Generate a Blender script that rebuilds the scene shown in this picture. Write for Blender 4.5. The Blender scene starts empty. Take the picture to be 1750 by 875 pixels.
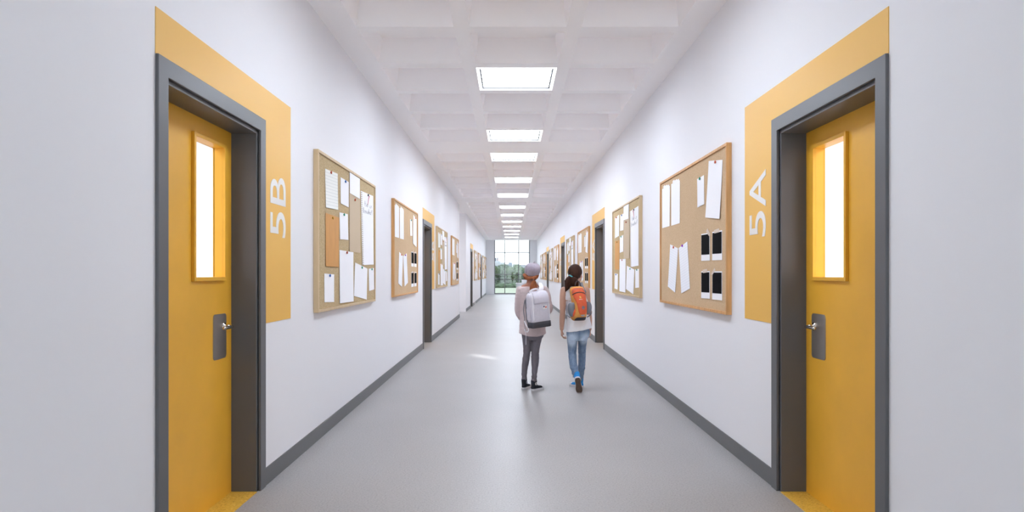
import bpy, bmesh, math, random
from mathutils import Vector, Matrix, noise

random.seed(7)
scene = bpy.context.scene
COL = scene.collection
PI = math.pi
F, HX, HY, CAMH = 1110.0, 872.5, 467.0, 1.3      # focal length and horizon of a 1750 x 875 frame, eye height
XL, XR, ZC, YE, YB = -1.505, 1.603, 3.32, 39.6, -2.2
WM = {}                                          # world matrix of every object that parents something

# ------------------------------------------------------------------ materials
def new_mat(name):
    m = bpy.data.materials.new(name); m.use_nodes = True
    nt = m.node_tree
    return m, nt, nt.nodes['Principled BSDF']

def mat(name, col, rough=0.5, metal=0.0, spec=0.5, var=0.0, scale=20.0, bump=0.0, bscale=60.0, stretch=None, sheen=0.0, coat=0.0):
    m, nt, b = new_mat(name)
    b.inputs['Base Color'].default_value = (*col, 1)
    b.inputs['Roughness'].default_value = rough
    b.inputs['Metallic'].default_value = metal
    b.inputs['Specular IOR Level'].default_value = spec
    if sheen: b.inputs['Sheen Weight'].default_value = sheen
    if coat: b.inputs['Coat Weight'].default_value = coat; b.inputs['Coat Roughness'].default_value = 0.25
    if var or bump:
        tc = nt.nodes.new('ShaderNodeTexCoord'); mp = nt.nodes.new('ShaderNodeMapping')
        nt.links.new(tc.outputs['Object'], mp.inputs['Vector'])
        if stretch: mp.inputs['Scale'].default_value = stretch
        if var:
            n = nt.nodes.new('ShaderNodeTexNoise'); n.inputs['Scale'].default_value = scale; n.inputs['Detail'].default_value = 6
            nt.links.new(mp.outputs['Vector'], n.inputs['Vector'])
            r = nt.nodes.new('ShaderNodeValToRGB')
            r.color_ramp.elements[0].position = 0.3; r.color_ramp.elements[1].position = 0.7
            r.color_ramp.elements[0].color = (*[max(0, c * (1 - var)) for c in col], 1)
            r.color_ramp.elements[1].color = (*[min(1, c * (1 + var)) for c in col], 1)
            nt.links.new(n.outputs['Fac'], r.inputs['Fac']); nt.links.new(r.outputs['Color'], b.inputs['Base Color'])
        if bump:
            n2 = nt.nodes.new('ShaderNodeTexNoise'); n2.inputs['Scale'].default_value = bscale; n2.inputs['Detail'].default_value = 4
            nt.links.new(mp.outputs['Vector'], n2.inputs['Vector'])
            bp = nt.nodes.new('ShaderNodeBump'); bp.inputs['Strength'].default_value = bump; bp.inputs['Distance'].default_value = 0.01
            nt.links.new(n2.outputs['Fac'], bp.inputs['Height']); nt.links.new(bp.outputs['Normal'], b.inputs['Normal'])
    return m

def emit_mat(name, col, strength):
    m, nt, b = new_mat(name)
    b.inputs['Base Color'].default_value = (0.9, 0.9, 0.9, 1)
    b.inputs['Emission Color'].default_value = (*col, 1); b.inputs['Emission Strength'].default_value = strength
    return m

def glass_mat(name, tint=(0.95, 0.98, 0.98), refl=0.06):
    m, nt, b = new_mat(name)
    nt.nodes.remove(b)
    out = nt.nodes['Material Output']
    t = nt.nodes.new('ShaderNodeBsdfTransparent'); t.inputs['Color'].default_value = (*tint, 1)
    g = nt.nodes.new('ShaderNodeBsdfGlossy'); g.inputs['Roughness'].default_value = 0.02
    mx = nt.nodes.new('ShaderNodeMixShader'); mx.inputs['Fac'].default_value = refl
    nt.links.new(t.outputs[0], mx.inputs[1]); nt.links.new(g.outputs[0], mx.inputs[2]); nt.links.new(mx.outputs[0], out.inputs['Surface'])
    return m

def speckle_mat(name, base, dark, light, rough, scale, spec=0.5, bump=0.0, big=0.0):
    """Linoleum / cork: two sizes of flecks over a flat base."""
    m, nt, b = new_mat(name)
    tc = nt.nodes.new('ShaderNodeTexCoord')
    v = nt.nodes.new('ShaderNodeTexNoise'); v.inputs['Scale'].default_value = scale; v.inputs['Detail'].default_value = 3; v.inputs['Roughness'].default_value = 0.6
    nt.links.new(tc.outputs['Object'], v.inputs['Vector'])
    r = nt.nodes.new('ShaderNodeValToRGB'); e = r.color_ramp.elements
    e[0].position = 0.36; e[0].color = (*dark, 1); e[1].position = 0.44; e[1].color = (*base, 1)
    a = e.new(0.58); a.color = (*base, 1); c = e.new(0.66); c.color = (*light, 1)
    nt.links.new(v.outputs['Fac'], r.inputs['Fac'])
    src = r.outputs['Color']
    if big:
        n = nt.nodes.new('ShaderNodeTexNoise'); n.inputs['Scale'].default_value = 1.3; n.inputs['Detail'].default_value = 5
        nt.links.new(tc.outputs['Object'], n.inputs['Vector'])
        mr = nt.nodes.new('ShaderNodeMapRange'); mr.inputs['From Min'].default_value = 0.3; mr.inputs['From Max'].default_value = 0.7
        mr.inputs['To Min'].default_value = 1 - big; mr.inputs['To Max'].default_value = 1 + big
        nt.links.new(n.outputs['Fac'], mr.inputs['Value'])
        mx = nt.nodes.new('ShaderNodeVectorMath'); mx.operation = 'SCALE'
        nt.links.new(src, mx.inputs[0]); nt.links.new(mr.outputs['Result'], mx.inputs['Scale']); src = mx.outputs[0]
    nt.links.new(src, b.inputs['Base Color'])
    b.inputs['Roughness'].default_value = rough; b.inputs['Specular IOR Level'].default_value = spec
    if bump:
        bp = nt.nodes.new('ShaderNodeBump'); bp.inputs['Strength'].default_value = bump; bp.inputs['Distance'].default_value = 0.004
        nt.links.new(v.outputs['Fac'], bp.inputs['Height']); nt.links.new(bp.outputs['Normal'], b.inputs['Normal'])
    return m

def paper_mat(name, col, lines=0, line_col=(0.62, 0.66, 0.72), perf=False):
    m, nt, b = new_mat(name)
    b.inputs['Roughness'].default_value = 0.75; b.inputs['Base Color'].default_value = (*col, 1)
    if lines or perf:
        uv = nt.nodes.new('ShaderNodeTexCoord'); sp = nt.nodes.new('ShaderNodeSeparateXYZ')
        nt.links.new(uv.outputs['UV'], sp.inputs[0])
        def math_n(op, a, bb):
            n = nt.nodes.new('ShaderNodeMath'); n.operation = op
            for i, q in enumerate((a, bb)):
                if q is None: continue
                if isinstance(q, (int, float)): n.inputs[i].default_value = q
                else: nt.links.new(q, n.inputs[i])
            return n.outputs[0]
        if lines:
            fac = math_n('LESS_THAN', math_n('FRACT', math_n('MULTIPLY', sp.outputs['Y'], lines), None), 0.11)
            other = line_col
        else:
            fr = math_n('LESS_THAN', math_n('FRACT', math_n('MULTIPLY', sp.outputs['Y'], 38), None), 0.5)
            u1 = math_n('GREATER_THAN', sp.outputs['X'], 0.03); u2 = math_n('LESS_THAN', sp.outputs['X'], 0.09)
            fac = math_n('MULTIPLY', fr, math_n('MULTIPLY', u1, u2)); other = (0.36, 0.26, 0.15)
        mx = nt.nodes.new('ShaderNodeMix'); mx.data_type = 'RGBA'
        mx.inputs['A'].default_value = (*col, 1); mx.inputs['B'].default_value = (*other, 1)
        nt.links.new(fac, mx.inputs['Factor']); nt.links.new(mx.outputs['Result'], b.inputs['Base Color'])
    return m

def denim_mat(name, base, fade, spots):
    """Denim with worn pale patches on the thighs (the wear is in the cloth)."""
    m, nt, b = new_mat(name)
    tc = nt.nodes.new('ShaderNodeTexCoord')
    src = None
    for (c, rad) in spots:
        d = nt.nodes.new('ShaderNodeVectorMath'); d.operation = 'DISTANCE'; d.inputs[1].default_value = c
        nt.links.new(tc.outputs['Object'], d.inputs[0])
        mr = nt.nodes.new('ShaderNodeMapRange'); mr.inputs['From Min'].default_value = rad; mr.inputs['From Max'].default_value = rad * 0.2
        mr.interpolation_type = 'SMOOTHSTEP'
        nt.links.new(d.outputs['Value'], mr.inputs['Value'])
        if src is None: src = mr.outputs['Result']
        else:
            mx = nt.nodes.new('ShaderNodeMath'); mx.operation = 'MAXIMUM'
            nt.links.new(src, mx.inputs[0]); nt.links.new(mr.outputs['Result'], mx.inputs[1]); src = mx.outputs[0]
    n = nt.nodes.new('ShaderNodeTexNoise'); n.inputs['Scale'].default_value = 55; n.inputs['Detail'].default_value = 6
    mp = nt.nodes.new('ShaderNodeMapping'); mp.inputs['Scale'].default_value = (1, 1, 0.35)
    nt.links.new(tc.outputs['Object'], mp.inputs['Vector']); nt.links.new(mp.outputs['Vector'], n.inputs['Vector'])
    ad = nt.nodes.new('ShaderNodeMath'); ad.operation = 'MULTIPLY_ADD'; ad.inputs[1].default_value = 0.5
    nt.links.new(n.outputs['Fac'], ad.inputs[0])
    if src is not None: nt.links.new(src, ad.inputs[2])
    r = nt.nodes.new('ShaderNodeValToRGB'); r.color_ramp.elements[0].position = 0.1; r.color_ramp.elements[1].position = 1.1 if False else 1.0
    r.color_ramp.elements[0].color = (*base, 1); r.color_ramp.elements[1].color = (*fade, 1)
    nt.links.new(ad.outputs[0], r.inputs['Fac']); nt.links.new(r.outputs['Color'], b.inputs['Base Color'])
    b.inputs['Roughness'].default_value = 0.85
    bp = nt.nodes.new('ShaderNodeBump'); bp.inputs['Strength'].default_value = 0.3; bp.inputs['Distance'].default_value = 0.004
    nt.links.new(n.outputs['Fac'], bp.inputs['Height']); nt.links.new(bp.outputs['Normal'], b.inputs['Normal'])
    return m

M = {
    'wall': mat('wall_paint', (0.80, 0.795, 0.82), 0.6, spec=0.3, bump=0.02, bscale=200),
    'ceil': mat('ceiling_plaster', (0.96, 0.94, 0.945), 0.8, spec=0.2, bump=0.05, bscale=40),
    'floor': speckle_mat('grey_linoleum', (0.35, 0.337, 0.335), (0.26, 0.25, 0.245), (0.42, 0.41, 0.405), 0.42, 95, 0.4, 0.0, 0.03),
    'yfloor': speckle_mat('yellow_linoleum', (0.70, 0.42, 0.055), (0.50, 0.27, 0.03), (0.80, 0.55, 0.15), 0.4, 95),
    'frame': mat('grey_frame_paint', (0.105, 0.106, 0.112), 0.38, spec=0.5, bump=0.015, bscale=90),
    'yellow': mat('yellow_door_paint', (0.80, 0.42, 0.035), 0.42, spec=0.45, var=0.05, scale=3.5),
    'sign': mat('yellow_wall_paint', (0.80, 0.455, 0.075), 0.45, spec=0.5),
    'letter': mat('white_lettering', (0.80, 0.78, 0.76), 0.5),
    'steel': mat('brushed_steel', (0.50, 0.46, 0.43), 0.42, 1.0, stretch=(1, 1, 40), bump=0.03, bscale=40),
    'chrome': mat('polished_handle', (0.72, 0.68, 0.64), 0.16, 1.0),
    'glow_frame': emit_mat('glowing_lamp_frame', (0.96, 0.98, 1.0), 0.75),  # glow put into the lamp frame so it renders white
    'grey_metal': mat('lamp_inner_rim', (0.05, 0.05, 0.056), 0.6, spec=0.1),
    'lamp': emit_mat('lamp_diffuser', (0.85, 0.94, 1.065), 18.0),
    'cork_a': speckle_mat('fine_cork', (0.53, 0.405, 0.235), (0.39, 0.285, 0.155), (0.65, 0.53, 0.36), 0.9, 130, 0.1, 0.3),
    'cork_b': speckle_mat('warm_cork', (0.60, 0.43, 0.27), (0.525, 0.365, 0.215), (0.645, 0.48, 0.315), 0.9, 130, 0.1, 0.3, 0.05),
    'wood_a': mat('beige_beech', (0.60, 0.445, 0.265), 0.5, var=0.08, scale=6, stretch=(3, 3, 0.5)),
    'wood_b': mat('orange_oak', (0.60, 0.315, 0.115), 0.5, var=0.18, scale=8, stretch=(4, 4, 0.4)),
    'p_white': paper_mat('white_paper', (0.90, 0.90, 0.925)),
    'p_cream': paper_mat('cream_lined_paper', (0.86, 0.87, 0.83), 12, (0.60, 0.63, 0.62)),
    'p_lined': paper_mat('white_lined_paper', (0.88, 0.89, 0.93), 18, (0.70, 0.74, 0.82)),
    'p_tan': paper_mat('tan_paper', (0.57, 0.45, 0.31)),
    'p_orange': mat('orange_card', (0.62, 0.30, 0.075), 0.6, var=0.06, scale=14, stretch=(1, 2, 0.3)),
    'p_perf': paper_mat('notebook_paper', (0.90, 0.90, 0.925), 0, perf=True),
    'tape': mat('matt_tape', (0.66, 0.56, 0.48), 0.5),
    'photo': mat('black_photo', (0.004, 0.004, 0.005), 0.7, spec=0.03, var=0.3, scale=9),
    'ink': mat('pencil_ink', (0.16, 0.16, 0.18), 0.8),
    'pin_red': mat('red_pin', (0.55, 0.09, 0.04), 0.35), 'pin_blue': mat('blue_pin', (0.02, 0.12, 0.42), 0.35),
    'pin_green': mat('green_pin', (0.02, 0.30, 0.18), 0.35), 'pin_yellow': mat('yellow_pin', (0.55, 0.30, 0.02), 0.35),
    'pin_orange': mat('orange_pin', (0.75, 0.14, 0.05), 0.35), 'pin_purple': mat('purple_pin', (0.38, 0.03, 0.62), 0.35),
    'pin_black': mat('black_pin', (0.02, 0.02, 0.025), 0.35), 'pin_pink': mat('pink_pin', (0.75, 0.25, 0.30), 0.4),
    'glass': glass_mat('window_glass'), 'door_glass': glass_mat('door_glass', (0.97, 0.98, 0.98), 0.04),
    'mullion': mat('dark_mullion', (0.16, 0.16, 0.17), 0.5),
    'desk': mat('white_desk', (0.78, 0.79, 0.82), 0.4),
    'lawn': mat('lawn_grass', (0.20, 0.225, 0.165), 0.95, var=0.08, scale=0.3),
    'leaf_dark': mat('dark_leaves', (0.048, 0.080, 0.040), 0.8, var=0.6, scale=1.6, bump=1.0, bscale=3),
    'leaf_mid': mat('mid_green_leaves', (0.080, 0.115, 0.058), 0.8, var=0.5, scale=1.6, bump=1.0, bscale=3),
    'bark': mat('tree_bark', (0.07, 0.05, 0.04), 0.9),
    'bwhite': mat('white_render', (0.355, 0.37, 0.405), 0.8), 'bgrey': mat('blue_grey_cladding', (0.13, 0.165, 0.225), 0.6),
    'bpink': mat('dull_pink_cladding', (0.20, 0.155, 0.18), 0.7), 'bglass': mat('building_glass', (0.27, 0.29, 0.34), 0.5),
    'skin1': mat('tan_skin', (0.48, 0.215, 0.145), 0.55, var=0.06, scale=14), 'skin2': mat('fair_skin', (0.55, 0.315, 0.225), 0.55, var=0.06, scale=14),
    'hair1': mat('auburn_hair', (0.27, 0.085, 0.032), 0.6, spec=0.2, var=0.4, scale=40, stretch=(3, 3, 0.35), bump=0.5, bscale=70),
    'hair2': mat('dark_brown_hair', (0.045, 0.019, 0.012), 0.6, spec=0.15, var=0.3, scale=40, stretch=(3, 3, 0.35), bump=0.3, bscale=70),
    'beret': mat('mauve_felt', (0.35, 0.305, 0.36), 0.95, var=0.10, scale=60, bump=0.25, bscale=160, sheen=0.2),
    'sweater': mat('dusty_pink_knit', (0.59, 0.475, 0.475), 0.95, var=0.04, scale=30, bump=0.10, bscale=240, sheen=0.1),
    'leggings': denim_mat('grey_denim', (0.062, 0.056, 0.067), (0.19, 0.172, 0.20), []),
    'black_canvas': mat('black_canvas', (0.014, 0.015, 0.024), 0.8, bump=0.2, bscale=200),
    'rubber_white': mat('white_rubber', (0.66, 0.64, 0.66), 0.5), 'rubber_brown': mat('brown_rubber', (0.115, 0.075, 0.055), 0.7, var=0.2, scale=60),
    'blue_canvas': mat('bright_blue_canvas', (0.01, 0.24, 0.62), 0.7, bump=0.2, bscale=200),
    'lace_yellow': mat('yellow_laces', (0.60, 0.62, 0.10), 0.7), 'lace_white': mat('white_laces', (0.72, 0.72, 0.74), 0.7),
    'navy': mat('navy_print', (0.02, 0.03, 0.16), 0.6), 'redprint': mat('red_print', (0.72, 0.05, 0.035), 0.6),
    'tank': mat('white_jersey', (0.85, 0.84, 0.87), 0.9, bump=0.12, bscale=120),
    'tie': mat('cyan_hair_tie', (0.10, 0.45, 0.52), 0.5),
    'bag_white': mat('pale_lilac_canvas', (0.65, 0.62, 0.69), 0.85, var=0.04, scale=40, bump=0.15, bscale=220),
    'bag_trim': mat('white_webbing', (0.86, 0.84, 0.88), 0.7), 'bag_dark': mat('charcoal_canvas', (0.055, 0.052, 0.063), 0.75, bump=0.15, bscale=200),
    'bag_pad': mat('grey_padding', (0.20, 0.20, 0.225), 0.85),
    'amber': mat('amber_nylon', (0.72, 0.32, 0.075), 0.65, var=0.06, scale=40, bump=0.12, bscale=200),
    'orange': mat('orange_red_nylon', (0.74, 0.12, 0.04), 0.6, var=0.08, scale=40, bump=0.12, bscale=200),
    'bag_grey': mat('grey_mesh_cloth', (0.20, 0.205, 0.235), 0.8, bump=0.3, bscale=300),
    'reflect': mat('silver_reflector', (0.45, 0.46, 0.50), 0.3), 'logo_yellow': mat('yellow_print', (0.80, 0.52, 0.12), 0.6),
    'pink': mat('pink_print', (0.60, 0.12, 0.22), 0.6), 'green': mat('green_print', (0.15, 0.38, 0.16), 0.6),
    'eye': mat('eyes', (0.03, 0.02, 0.015), 0.2),
}
M['jeans'] = denim_mat('washed_blue_denim', (0.085, 0.135, 0.225), (0.36, 0.45, 0.56), [])

# ------------------------------------------------------------------ mesh building
def sub(a, b): return Vector(a) - Vector(b)

class MB:
    def __init__(self, mtx=None):
        self.v, self.f, self.uv, self.m = [], [], None, mtx
    def tr(self, p):
        p = Vector(p)
        return self.m @ p if self.m is not None else p
    def add(self, pts, faces):
        b = len(self.v); self.v += [self.tr(p) for p in pts]
        self.f += [tuple(b + i for i in f) for f in faces]
    def box(self, x0, x1, y0, y1, z0, z1):
        p = [(x0, y0, z0), (x1, y0, z0), (x1, y1, z0), (x0, y1, z0), (x0, y0, z1), (x1, y0, z1), (x1, y1, z1), (x0, y1, z1)]
        self.add(p, [(3, 2, 1, 0), (4, 5, 6, 7), (0, 1, 5, 4), (1, 2, 6, 5), (2, 3, 7, 6), (3, 0, 4, 7)])
        return self
    def prism(self, outline, ax, n0, n1):
        """outline: 2D points (counter-clockwise); ax(a, b, n) -> 3D; extruded from n0 to n1."""
        k = len(outline)
        p = [ax(a, b, n0) for a, b in outline] + [ax(a, b, n1) for a, b in outline]
        self.add(p, [tuple(range(k - 1, -1, -1)), tuple(range(k, 2 * k))] + [(i, (i + 1) % k, k + (i + 1) % k, k + i) for i in range(k)])
        return self
    def ring(self, rings, cap=True, closed=True):
        """rings: equal-length loops of points, bridged."""
        k = len(rings[0]); b = []
        for r in rings: b += r
        fs = []
        for i in range(len(rings) - 1):
            for j in range(k if closed else k - 1):
                a, c = i * k + j, i * k + (j + 1) % k
                fs.append((a, c, c + k, a + k))
        if cap:
            n = len(b)
            c0 = sum((Vector(p) for p in rings[0]), Vector()) / k; c1 = sum((Vector(p) for p in rings[-1]), Vector()) / k
            b += [c0, c1]; e = (len(rings) - 1) * k
            for j in range(k):
                fs.append((n, (j + 1) % k, j)); fs.append((n + 1, e + j, e + (j + 1) % k))
        self.add(b, fs)
        return self
    def sweep(self, pts, seg=18, n=4, up=(0, 1, 0), p=2.0, dome=True):
        """pts: (centre, ra, rb) along a path; smooth interpolation; elliptical section (ra across, rb along 'up')."""
        P = [(Vector(c), ra, rb) for c, ra, rb in pts]
        def cr(a, b, c, d, t): return 0.5 * ((2 * b) + (c - a) * t + (2 * a - 5 * b + 4 * c - d) * t * t + (3 * b - a - 3 * c + d) * t ** 3)
        S = []
        for i in range(len(P) - 1):
            a, b, c, d = P[max(i - 1, 0)], P[i], P[i + 1], P[min(i + 2, len(P) - 1)]
            for k in range(n):
                t = k / n
                S.append((cr(a[0], b[0], c[0], d[0], t), max(1e-4, cr(a[1], b[1], c[1], d[1], t)), max(1e-4, cr(a[2], b[2], c[2], d[2], t))))
        S.append(P[-1])
        T = []
        for i in range(len(S)):
            t = S[min(i + 1, len(S) - 1)][0] - S[max(i - 1, 0)][0]
            T.append(t.normalized() if t.length > 1e-9 else Vector((0, 0, 1)))
        u = Vector(up); side = u.cross(T[0])
        if side.length < 1e-4: side = Vector((1, 0, 0)).cross(T[0])
        if side.length < 1e-4: side = Vector((0, 0, 1)).cross(T[0])
        side.normalize()
        R = []
        def loop(c, s, w, ra, rb):
            o = []
            for j in range(seg):
                q = 2 * PI * j / seg; cs, sn = math.cos(q), math.sin(q)
                o.append(c + s * (ra * math.copysign(abs(cs) ** (2 / p), cs)) + w * (rb * math.copysign(abs(sn) ** (2 / p), sn)))
            return o
        for i, (c, ra, rb) in enumerate(S):
            side = (side - T[i] * side.dot(T[i])).normalized(); w = T[i].cross(side)
            if dome and i == 0:
                for q in (0.9, 0.6, 0.3):
                    k = math.sqrt(1 - q * q); R.append(loop(c - T[i] * min(ra, rb) * q, side, w, ra * k, rb * k))
            R.append(loop(c, side, w, ra, rb))
            if dome and i == len(S) - 1:
                for q in (0.3, 0.6, 0.9):
                    k = math.sqrt(1 - q * q); R.append(loop(c + T[i] * min(ra, rb) * q, side, w, ra * k, rb * k))
        return self.ring(R)
    def stack(self, rows, seg=36, p=2.0, n=3):
        """horizontal sections: (cx, cy, z, rx, ry), interpolated smoothly, flat ends."""
        def cr(a, b, c, d, t): return 0.5 * ((2 * b) + (c - a) * t + (2 * a - 5 * b + 4 * c - d) * t * t + (3 * b - a - 3 * c + d) * t ** 3)
        S = []
        for i in range(len(rows) - 1):
            a, b, c, d = rows[max(i - 1, 0)], rows[i], rows[i + 1], rows[min(i + 2, len(rows) - 1)]
            for k in range(n): S.append([cr(a[q], b[q], c[q], d[q], k / n) for q in range(5)])
        S.append(rows[-1])
        R = []
        for cx, cy, z, rx, ry in S:
            o = []
            for j in range(seg):
                q = 2 * PI * j / seg; cs, sn = math.cos(q), math.sin(q)
                o.append(Vector((cx + rx * math.copysign(abs(cs) ** (2 / p), cs), cy + ry * math.copysign(abs(sn) ** (2 / p), sn), z)))
            R.append(o)
        return self.ring(R)
    def ell(self, c, r, seg=20, rows=12, rot=None):
        c = Vector(c); R = []
        for i in range(1, rows):
            th = PI * i / rows; o = []
            for j in range(seg):
                q = 2 * PI * j / seg
                d = Vector((r[0] * math.sin(th) * math.cos(q), r[1] * math.sin(th) * math.sin(q), -r[2] * math.cos(th)))
                o.append(c + (rot @ d if rot is not None else d))
            R.append(o)
        return self.ring(R)
    def lathe(self, prof, c, axis, seg=16):
        """prof: (radius, distance along the axis)."""
        a = Vector(axis).normalized(); s = a.orthogonal().normalized(); w = a.cross(s); c = Vector(c)
        return self.ring([[c + a * h + (s * math.cos(2 * PI * j / seg) + w * math.sin(2 * PI * j / seg)) * r for j in range(seg)] for r, h in prof])
    def grid(self, fn, nu, nv, uv=True):
        """open sheet: fn(u, v) -> point."""
        b = len(self.v)
        pts = [fn(i / nu, j / nv) for j in range(nv + 1) for i in range(nu + 1)]
        self.v += [self.tr(p) for p in pts]
        if uv and self.uv is None: self.uv = {}
        for j in range(nv):
            for i in range(nu):
                a = b + j * (nu + 1) + i
                self.f.append((a, a + 1, a + nu + 2, a + nu + 1))
        if uv:
            for j in range(nv + 1):
                for i in range(nu + 1): self.uv[b + j * (nu + 1) + i] = (i / nu, j / nv)
        return self
    def mesh(self, name, inv=None):
        me = bpy.data.meshes.new(name)
        vs = [inv @ p for p in self.v] if inv is not None else self.v
        me.from_pydata([tuple(p) for p in vs], [], self.f)
        if self.uv is not None:
            ly = me.uv_layers.new(name='UVMap')
            for lp in me.loops: ly.data[lp.index].uv = self.uv.get(lp.vertex_index, (0, 0))
        return me
    def build(self, name, material, parent=None, smooth=False, bevel=0.0, recalc=True, solid=0.0, subsurf=0):
        inv = WM[parent.name].inverted() if parent is not None else None
        me = self.mesh(name, inv)
        if recalc:
            bm = bmesh.new(); bm.from_mesh(me); bmesh.ops.recalc_face_normals(bm, faces=bm.faces); bm.to_mesh(me); bm.free()
        o = link(name, me, material, parent)
        if smooth:
            for q in me.polygons: q.use_smooth = True
        if solid:
            s = o.modifiers.new('thickness', 'SOLIDIFY'); s.thickness = solid; s.offset = 0
        if bevel:
            bv = o.modifiers.new('soft_edges', 'BEVEL'); bv.width = bevel; bv.segments = 2; bv.limit_method = 'ANGLE'; bv.angle_limit = math.radians(40)
        if subsurf:
            s = o.modifiers.new('rounding', 'SUBSURF'); s.levels = subsurf; s.render_levels = subsurf
        return o

def link(name, me, material, parent=None):
    o = bpy.data.objects.new(name, me); COL.objects.link(o)
    if material is not None: me.materials.append(material)
    if parent is not None: o.parent = parent; WM[o.name] = WM[parent.name].copy()
    else: WM[o.name] = Matrix.Identity(4)
    return o

def empty(name, loc=(0, 0, 0), rz=0.0):
    o = bpy.data.objects.new(name, None); COL.objects.link(o); o.empty_display_size = 0.1
    o.location = loc; o.rotation_euler = (0, 0, rz)
    WM[o.name] = Matrix.Translation(Vector(loc)) @ Matrix.Rotation(rz, 4, 'Z')
    return o

def tag(o, label=None, cat=None, group=None, kind=None):
    for k, val in (('label', label), ('category', cat), ('group', group), ('kind', kind)):
        if val: o[k] = val
    return o

def kids(o): return [c for c in ALLKIDS.get(o.name, [])]
ALLKIDS = {}
def index_kids():
    ALLKIDS.clear()
    for o in scene.objects:
        if o.parent is not None: ALLKIDS.setdefault(o.parent.name, []).append(o)

def copy_tree(o, parent=None):
    c = o.copy(); COL.objects.link(c)
    if parent is not None: c.parent = parent
    for ch in list(ALLKIDS.get(o.name, [])): copy_tree(ch, c)
    return c

def put(o, loc, rz):
    o.location = loc; o.rotation_euler = (0, 0, rz)

def remesh(name, mb, voxel, material, parent, smooth=6, wrinkle=None, decim=0.0):
    me = mb.mesh(name)
    o = bpy.data.objects.new(name, me); COL.objects.link(o)
    r = o.modifiers.new('skin', 'REMESH'); r.mode = 'VOXEL'; r.voxel_size = voxel
    if smooth:
        s = o.modifiers.new('smooth', 'SMOOTH'); s.iterations = smooth; s.factor = 0.5
    dg = bpy.context.evaluated_depsgraph_get(); dg.update()
    me2 = bpy.data.meshes.new_from_object(o.evaluated_get(dg))
    bpy.data.objects.remove(o); bpy.data.meshes.remove(me)
    me2.name = name
    if wrinkle:
        for vtx, nrm in [(v, v.normal.copy()) for v in me2.vertices]: vtx.co += nrm * wrinkle(vtx.co)
    if parent is not None: me2.transform(WM[parent.name].inverted())
    for q in me2.polygons: q.use_smooth = True
    return link(name, me2, material, parent)

def rounded(w, h, r, n=5):
    """rounded rectangle outline centred on 0."""
    o = []
    for cx, cy, a0 in ((w / 2 - r, h / 2 - r, 0), (-w / 2 + r, h / 2 - r, 90), (-w / 2 + r, -h / 2 + r, 180), (w / 2 - r, -h / 2 + r, 270)):
        for k in range(n + 1):
            a = math.radians(a0 + 90 * k / n); o.append((cx + r * math.cos(a), cy + r * math.sin(a)))
    return o

# ------------------------------------------------------------------ camera, world, view
cd = bpy.data.cameras.new('camera'); cam = bpy.data.objects.new('camera', cd); COL.objects.link(cam)
cam.location = (0, 0, CAMH); cam.rotation_euler = (PI / 2, 0, 0)
cd.sensor_width = 36; cd.lens = F / 1750 * 36
cd.shift_x = 2.5 / 1750; cd.shift_y = 29.5 / 1750; cd.clip_start = 0.05; cd.clip_end = 3000
scene.camera = cam
w = bpy.data.worlds.new('sky'); scene.world = w; w.use_nodes = True
w.node_tree.nodes['Background'].inputs['Color'].default_value = (0.88, 0.94, 1.0, 1)
w.node_tree.nodes['Background'].inputs['Strength'].default_value = 2.6
vs = scene.view_settings
vs.view_transform = 'Standard'; vs.look = 'None'; vs.gamma = 1; vs.exposure = 0.52; vs.use_curve_mapping = False
scene.cycles.max_bounces = 28; scene.cycles.diffuse_bounces = 24; scene.cycles.glossy_bounces = 4; scene.cycles.transparent_max_bounces = 12
scene.cycles.sample_clamp_indirect = 6.0

# ------------------------------------------------------------------ room shell
DOORS_L = [2.75, 11.12, 24.3, 32.55]; DOORS_R = [2.75, 11.06, 19.2, 27.25]
DW, DT = 1.207, 2.232          # outside of the door frame: width along the wall, height
P0, P1 = 19.15, 21.95          # the side passage on the left
LX, RX = XL - 0.25, XR + 0.25  # far face of the walls

def wall_boxes(mb, x0, x1, ya, yb, doors):
    y = ya
    for d in doors:
        a, b = d + 0.045, d + DW - 0.045
        mb.box(x0, x1, y, a, 0, ZC + 0.4); mb.box(x0, x1, a, b, DT - 0.045, ZC + 0.4); y = b
    mb.box(x0, x1, y, yb, 0, ZC + 0.4)
mb = MB(); wall_boxes(mb, LX, XL, YB, P0, DOORS_L[:2]); tag(mb.build('wall_left', M['wall']), 'white wall with the 5B doorway, up to the side passage', 'wall', kind='structure')
mb = MB(); wall_boxes(mb, LX, XL, P1, YE + 0.3, DOORS_L[2:]); tag(mb.build('wall_left_beyond_passage', M['wall']), 'white wall beyond the side passage on the 5B side', 'wall', kind='structure')
mb = MB(); wall_boxes(mb, XR, RX, YB, YE + 0.3, DOORS_R); tag(mb.build('wall_right', M['wall']), 'white wall with the 5A doorway', 'wall', kind='structure')
mb = MB(); mb.box(LX, XL + 0.15, YB - 0.25, YB, 0, ZC + 0.4); mb.box(XR - 0.15, RX, YB - 0.25, YB, 0, ZC + 0.4); mb.box(XL + 0.15, XR - 0.15, YB - 0.25, YB, ZC - 0.1, ZC + 0.4)
tag(mb.build('wall_back', M['wall']), 'white wall around the added fill window behind the viewer', 'wall', kind='structure')
# end wall around the big window
WX0, WX1, WZ0 = -0.992, 1.174, 0.03
mb = MB()
mb.box(XL, WX0, YE, YE + 0.25, 0, ZC + 0.4); mb.box(WX1, XR, YE, YE + 0.25, 0, ZC + 0.4)
mb.box(WX0, WX1, YE, YE + 0.25, -0.1, WZ0); mb.box(WX0, WX1, YE, YE + 0.25, ZC - 0.005, ZC + 0.4)
tag(mb.build('wall_end', M['wall']), 'white end wall around the tall window', 'wall', kind='structure')
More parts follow.
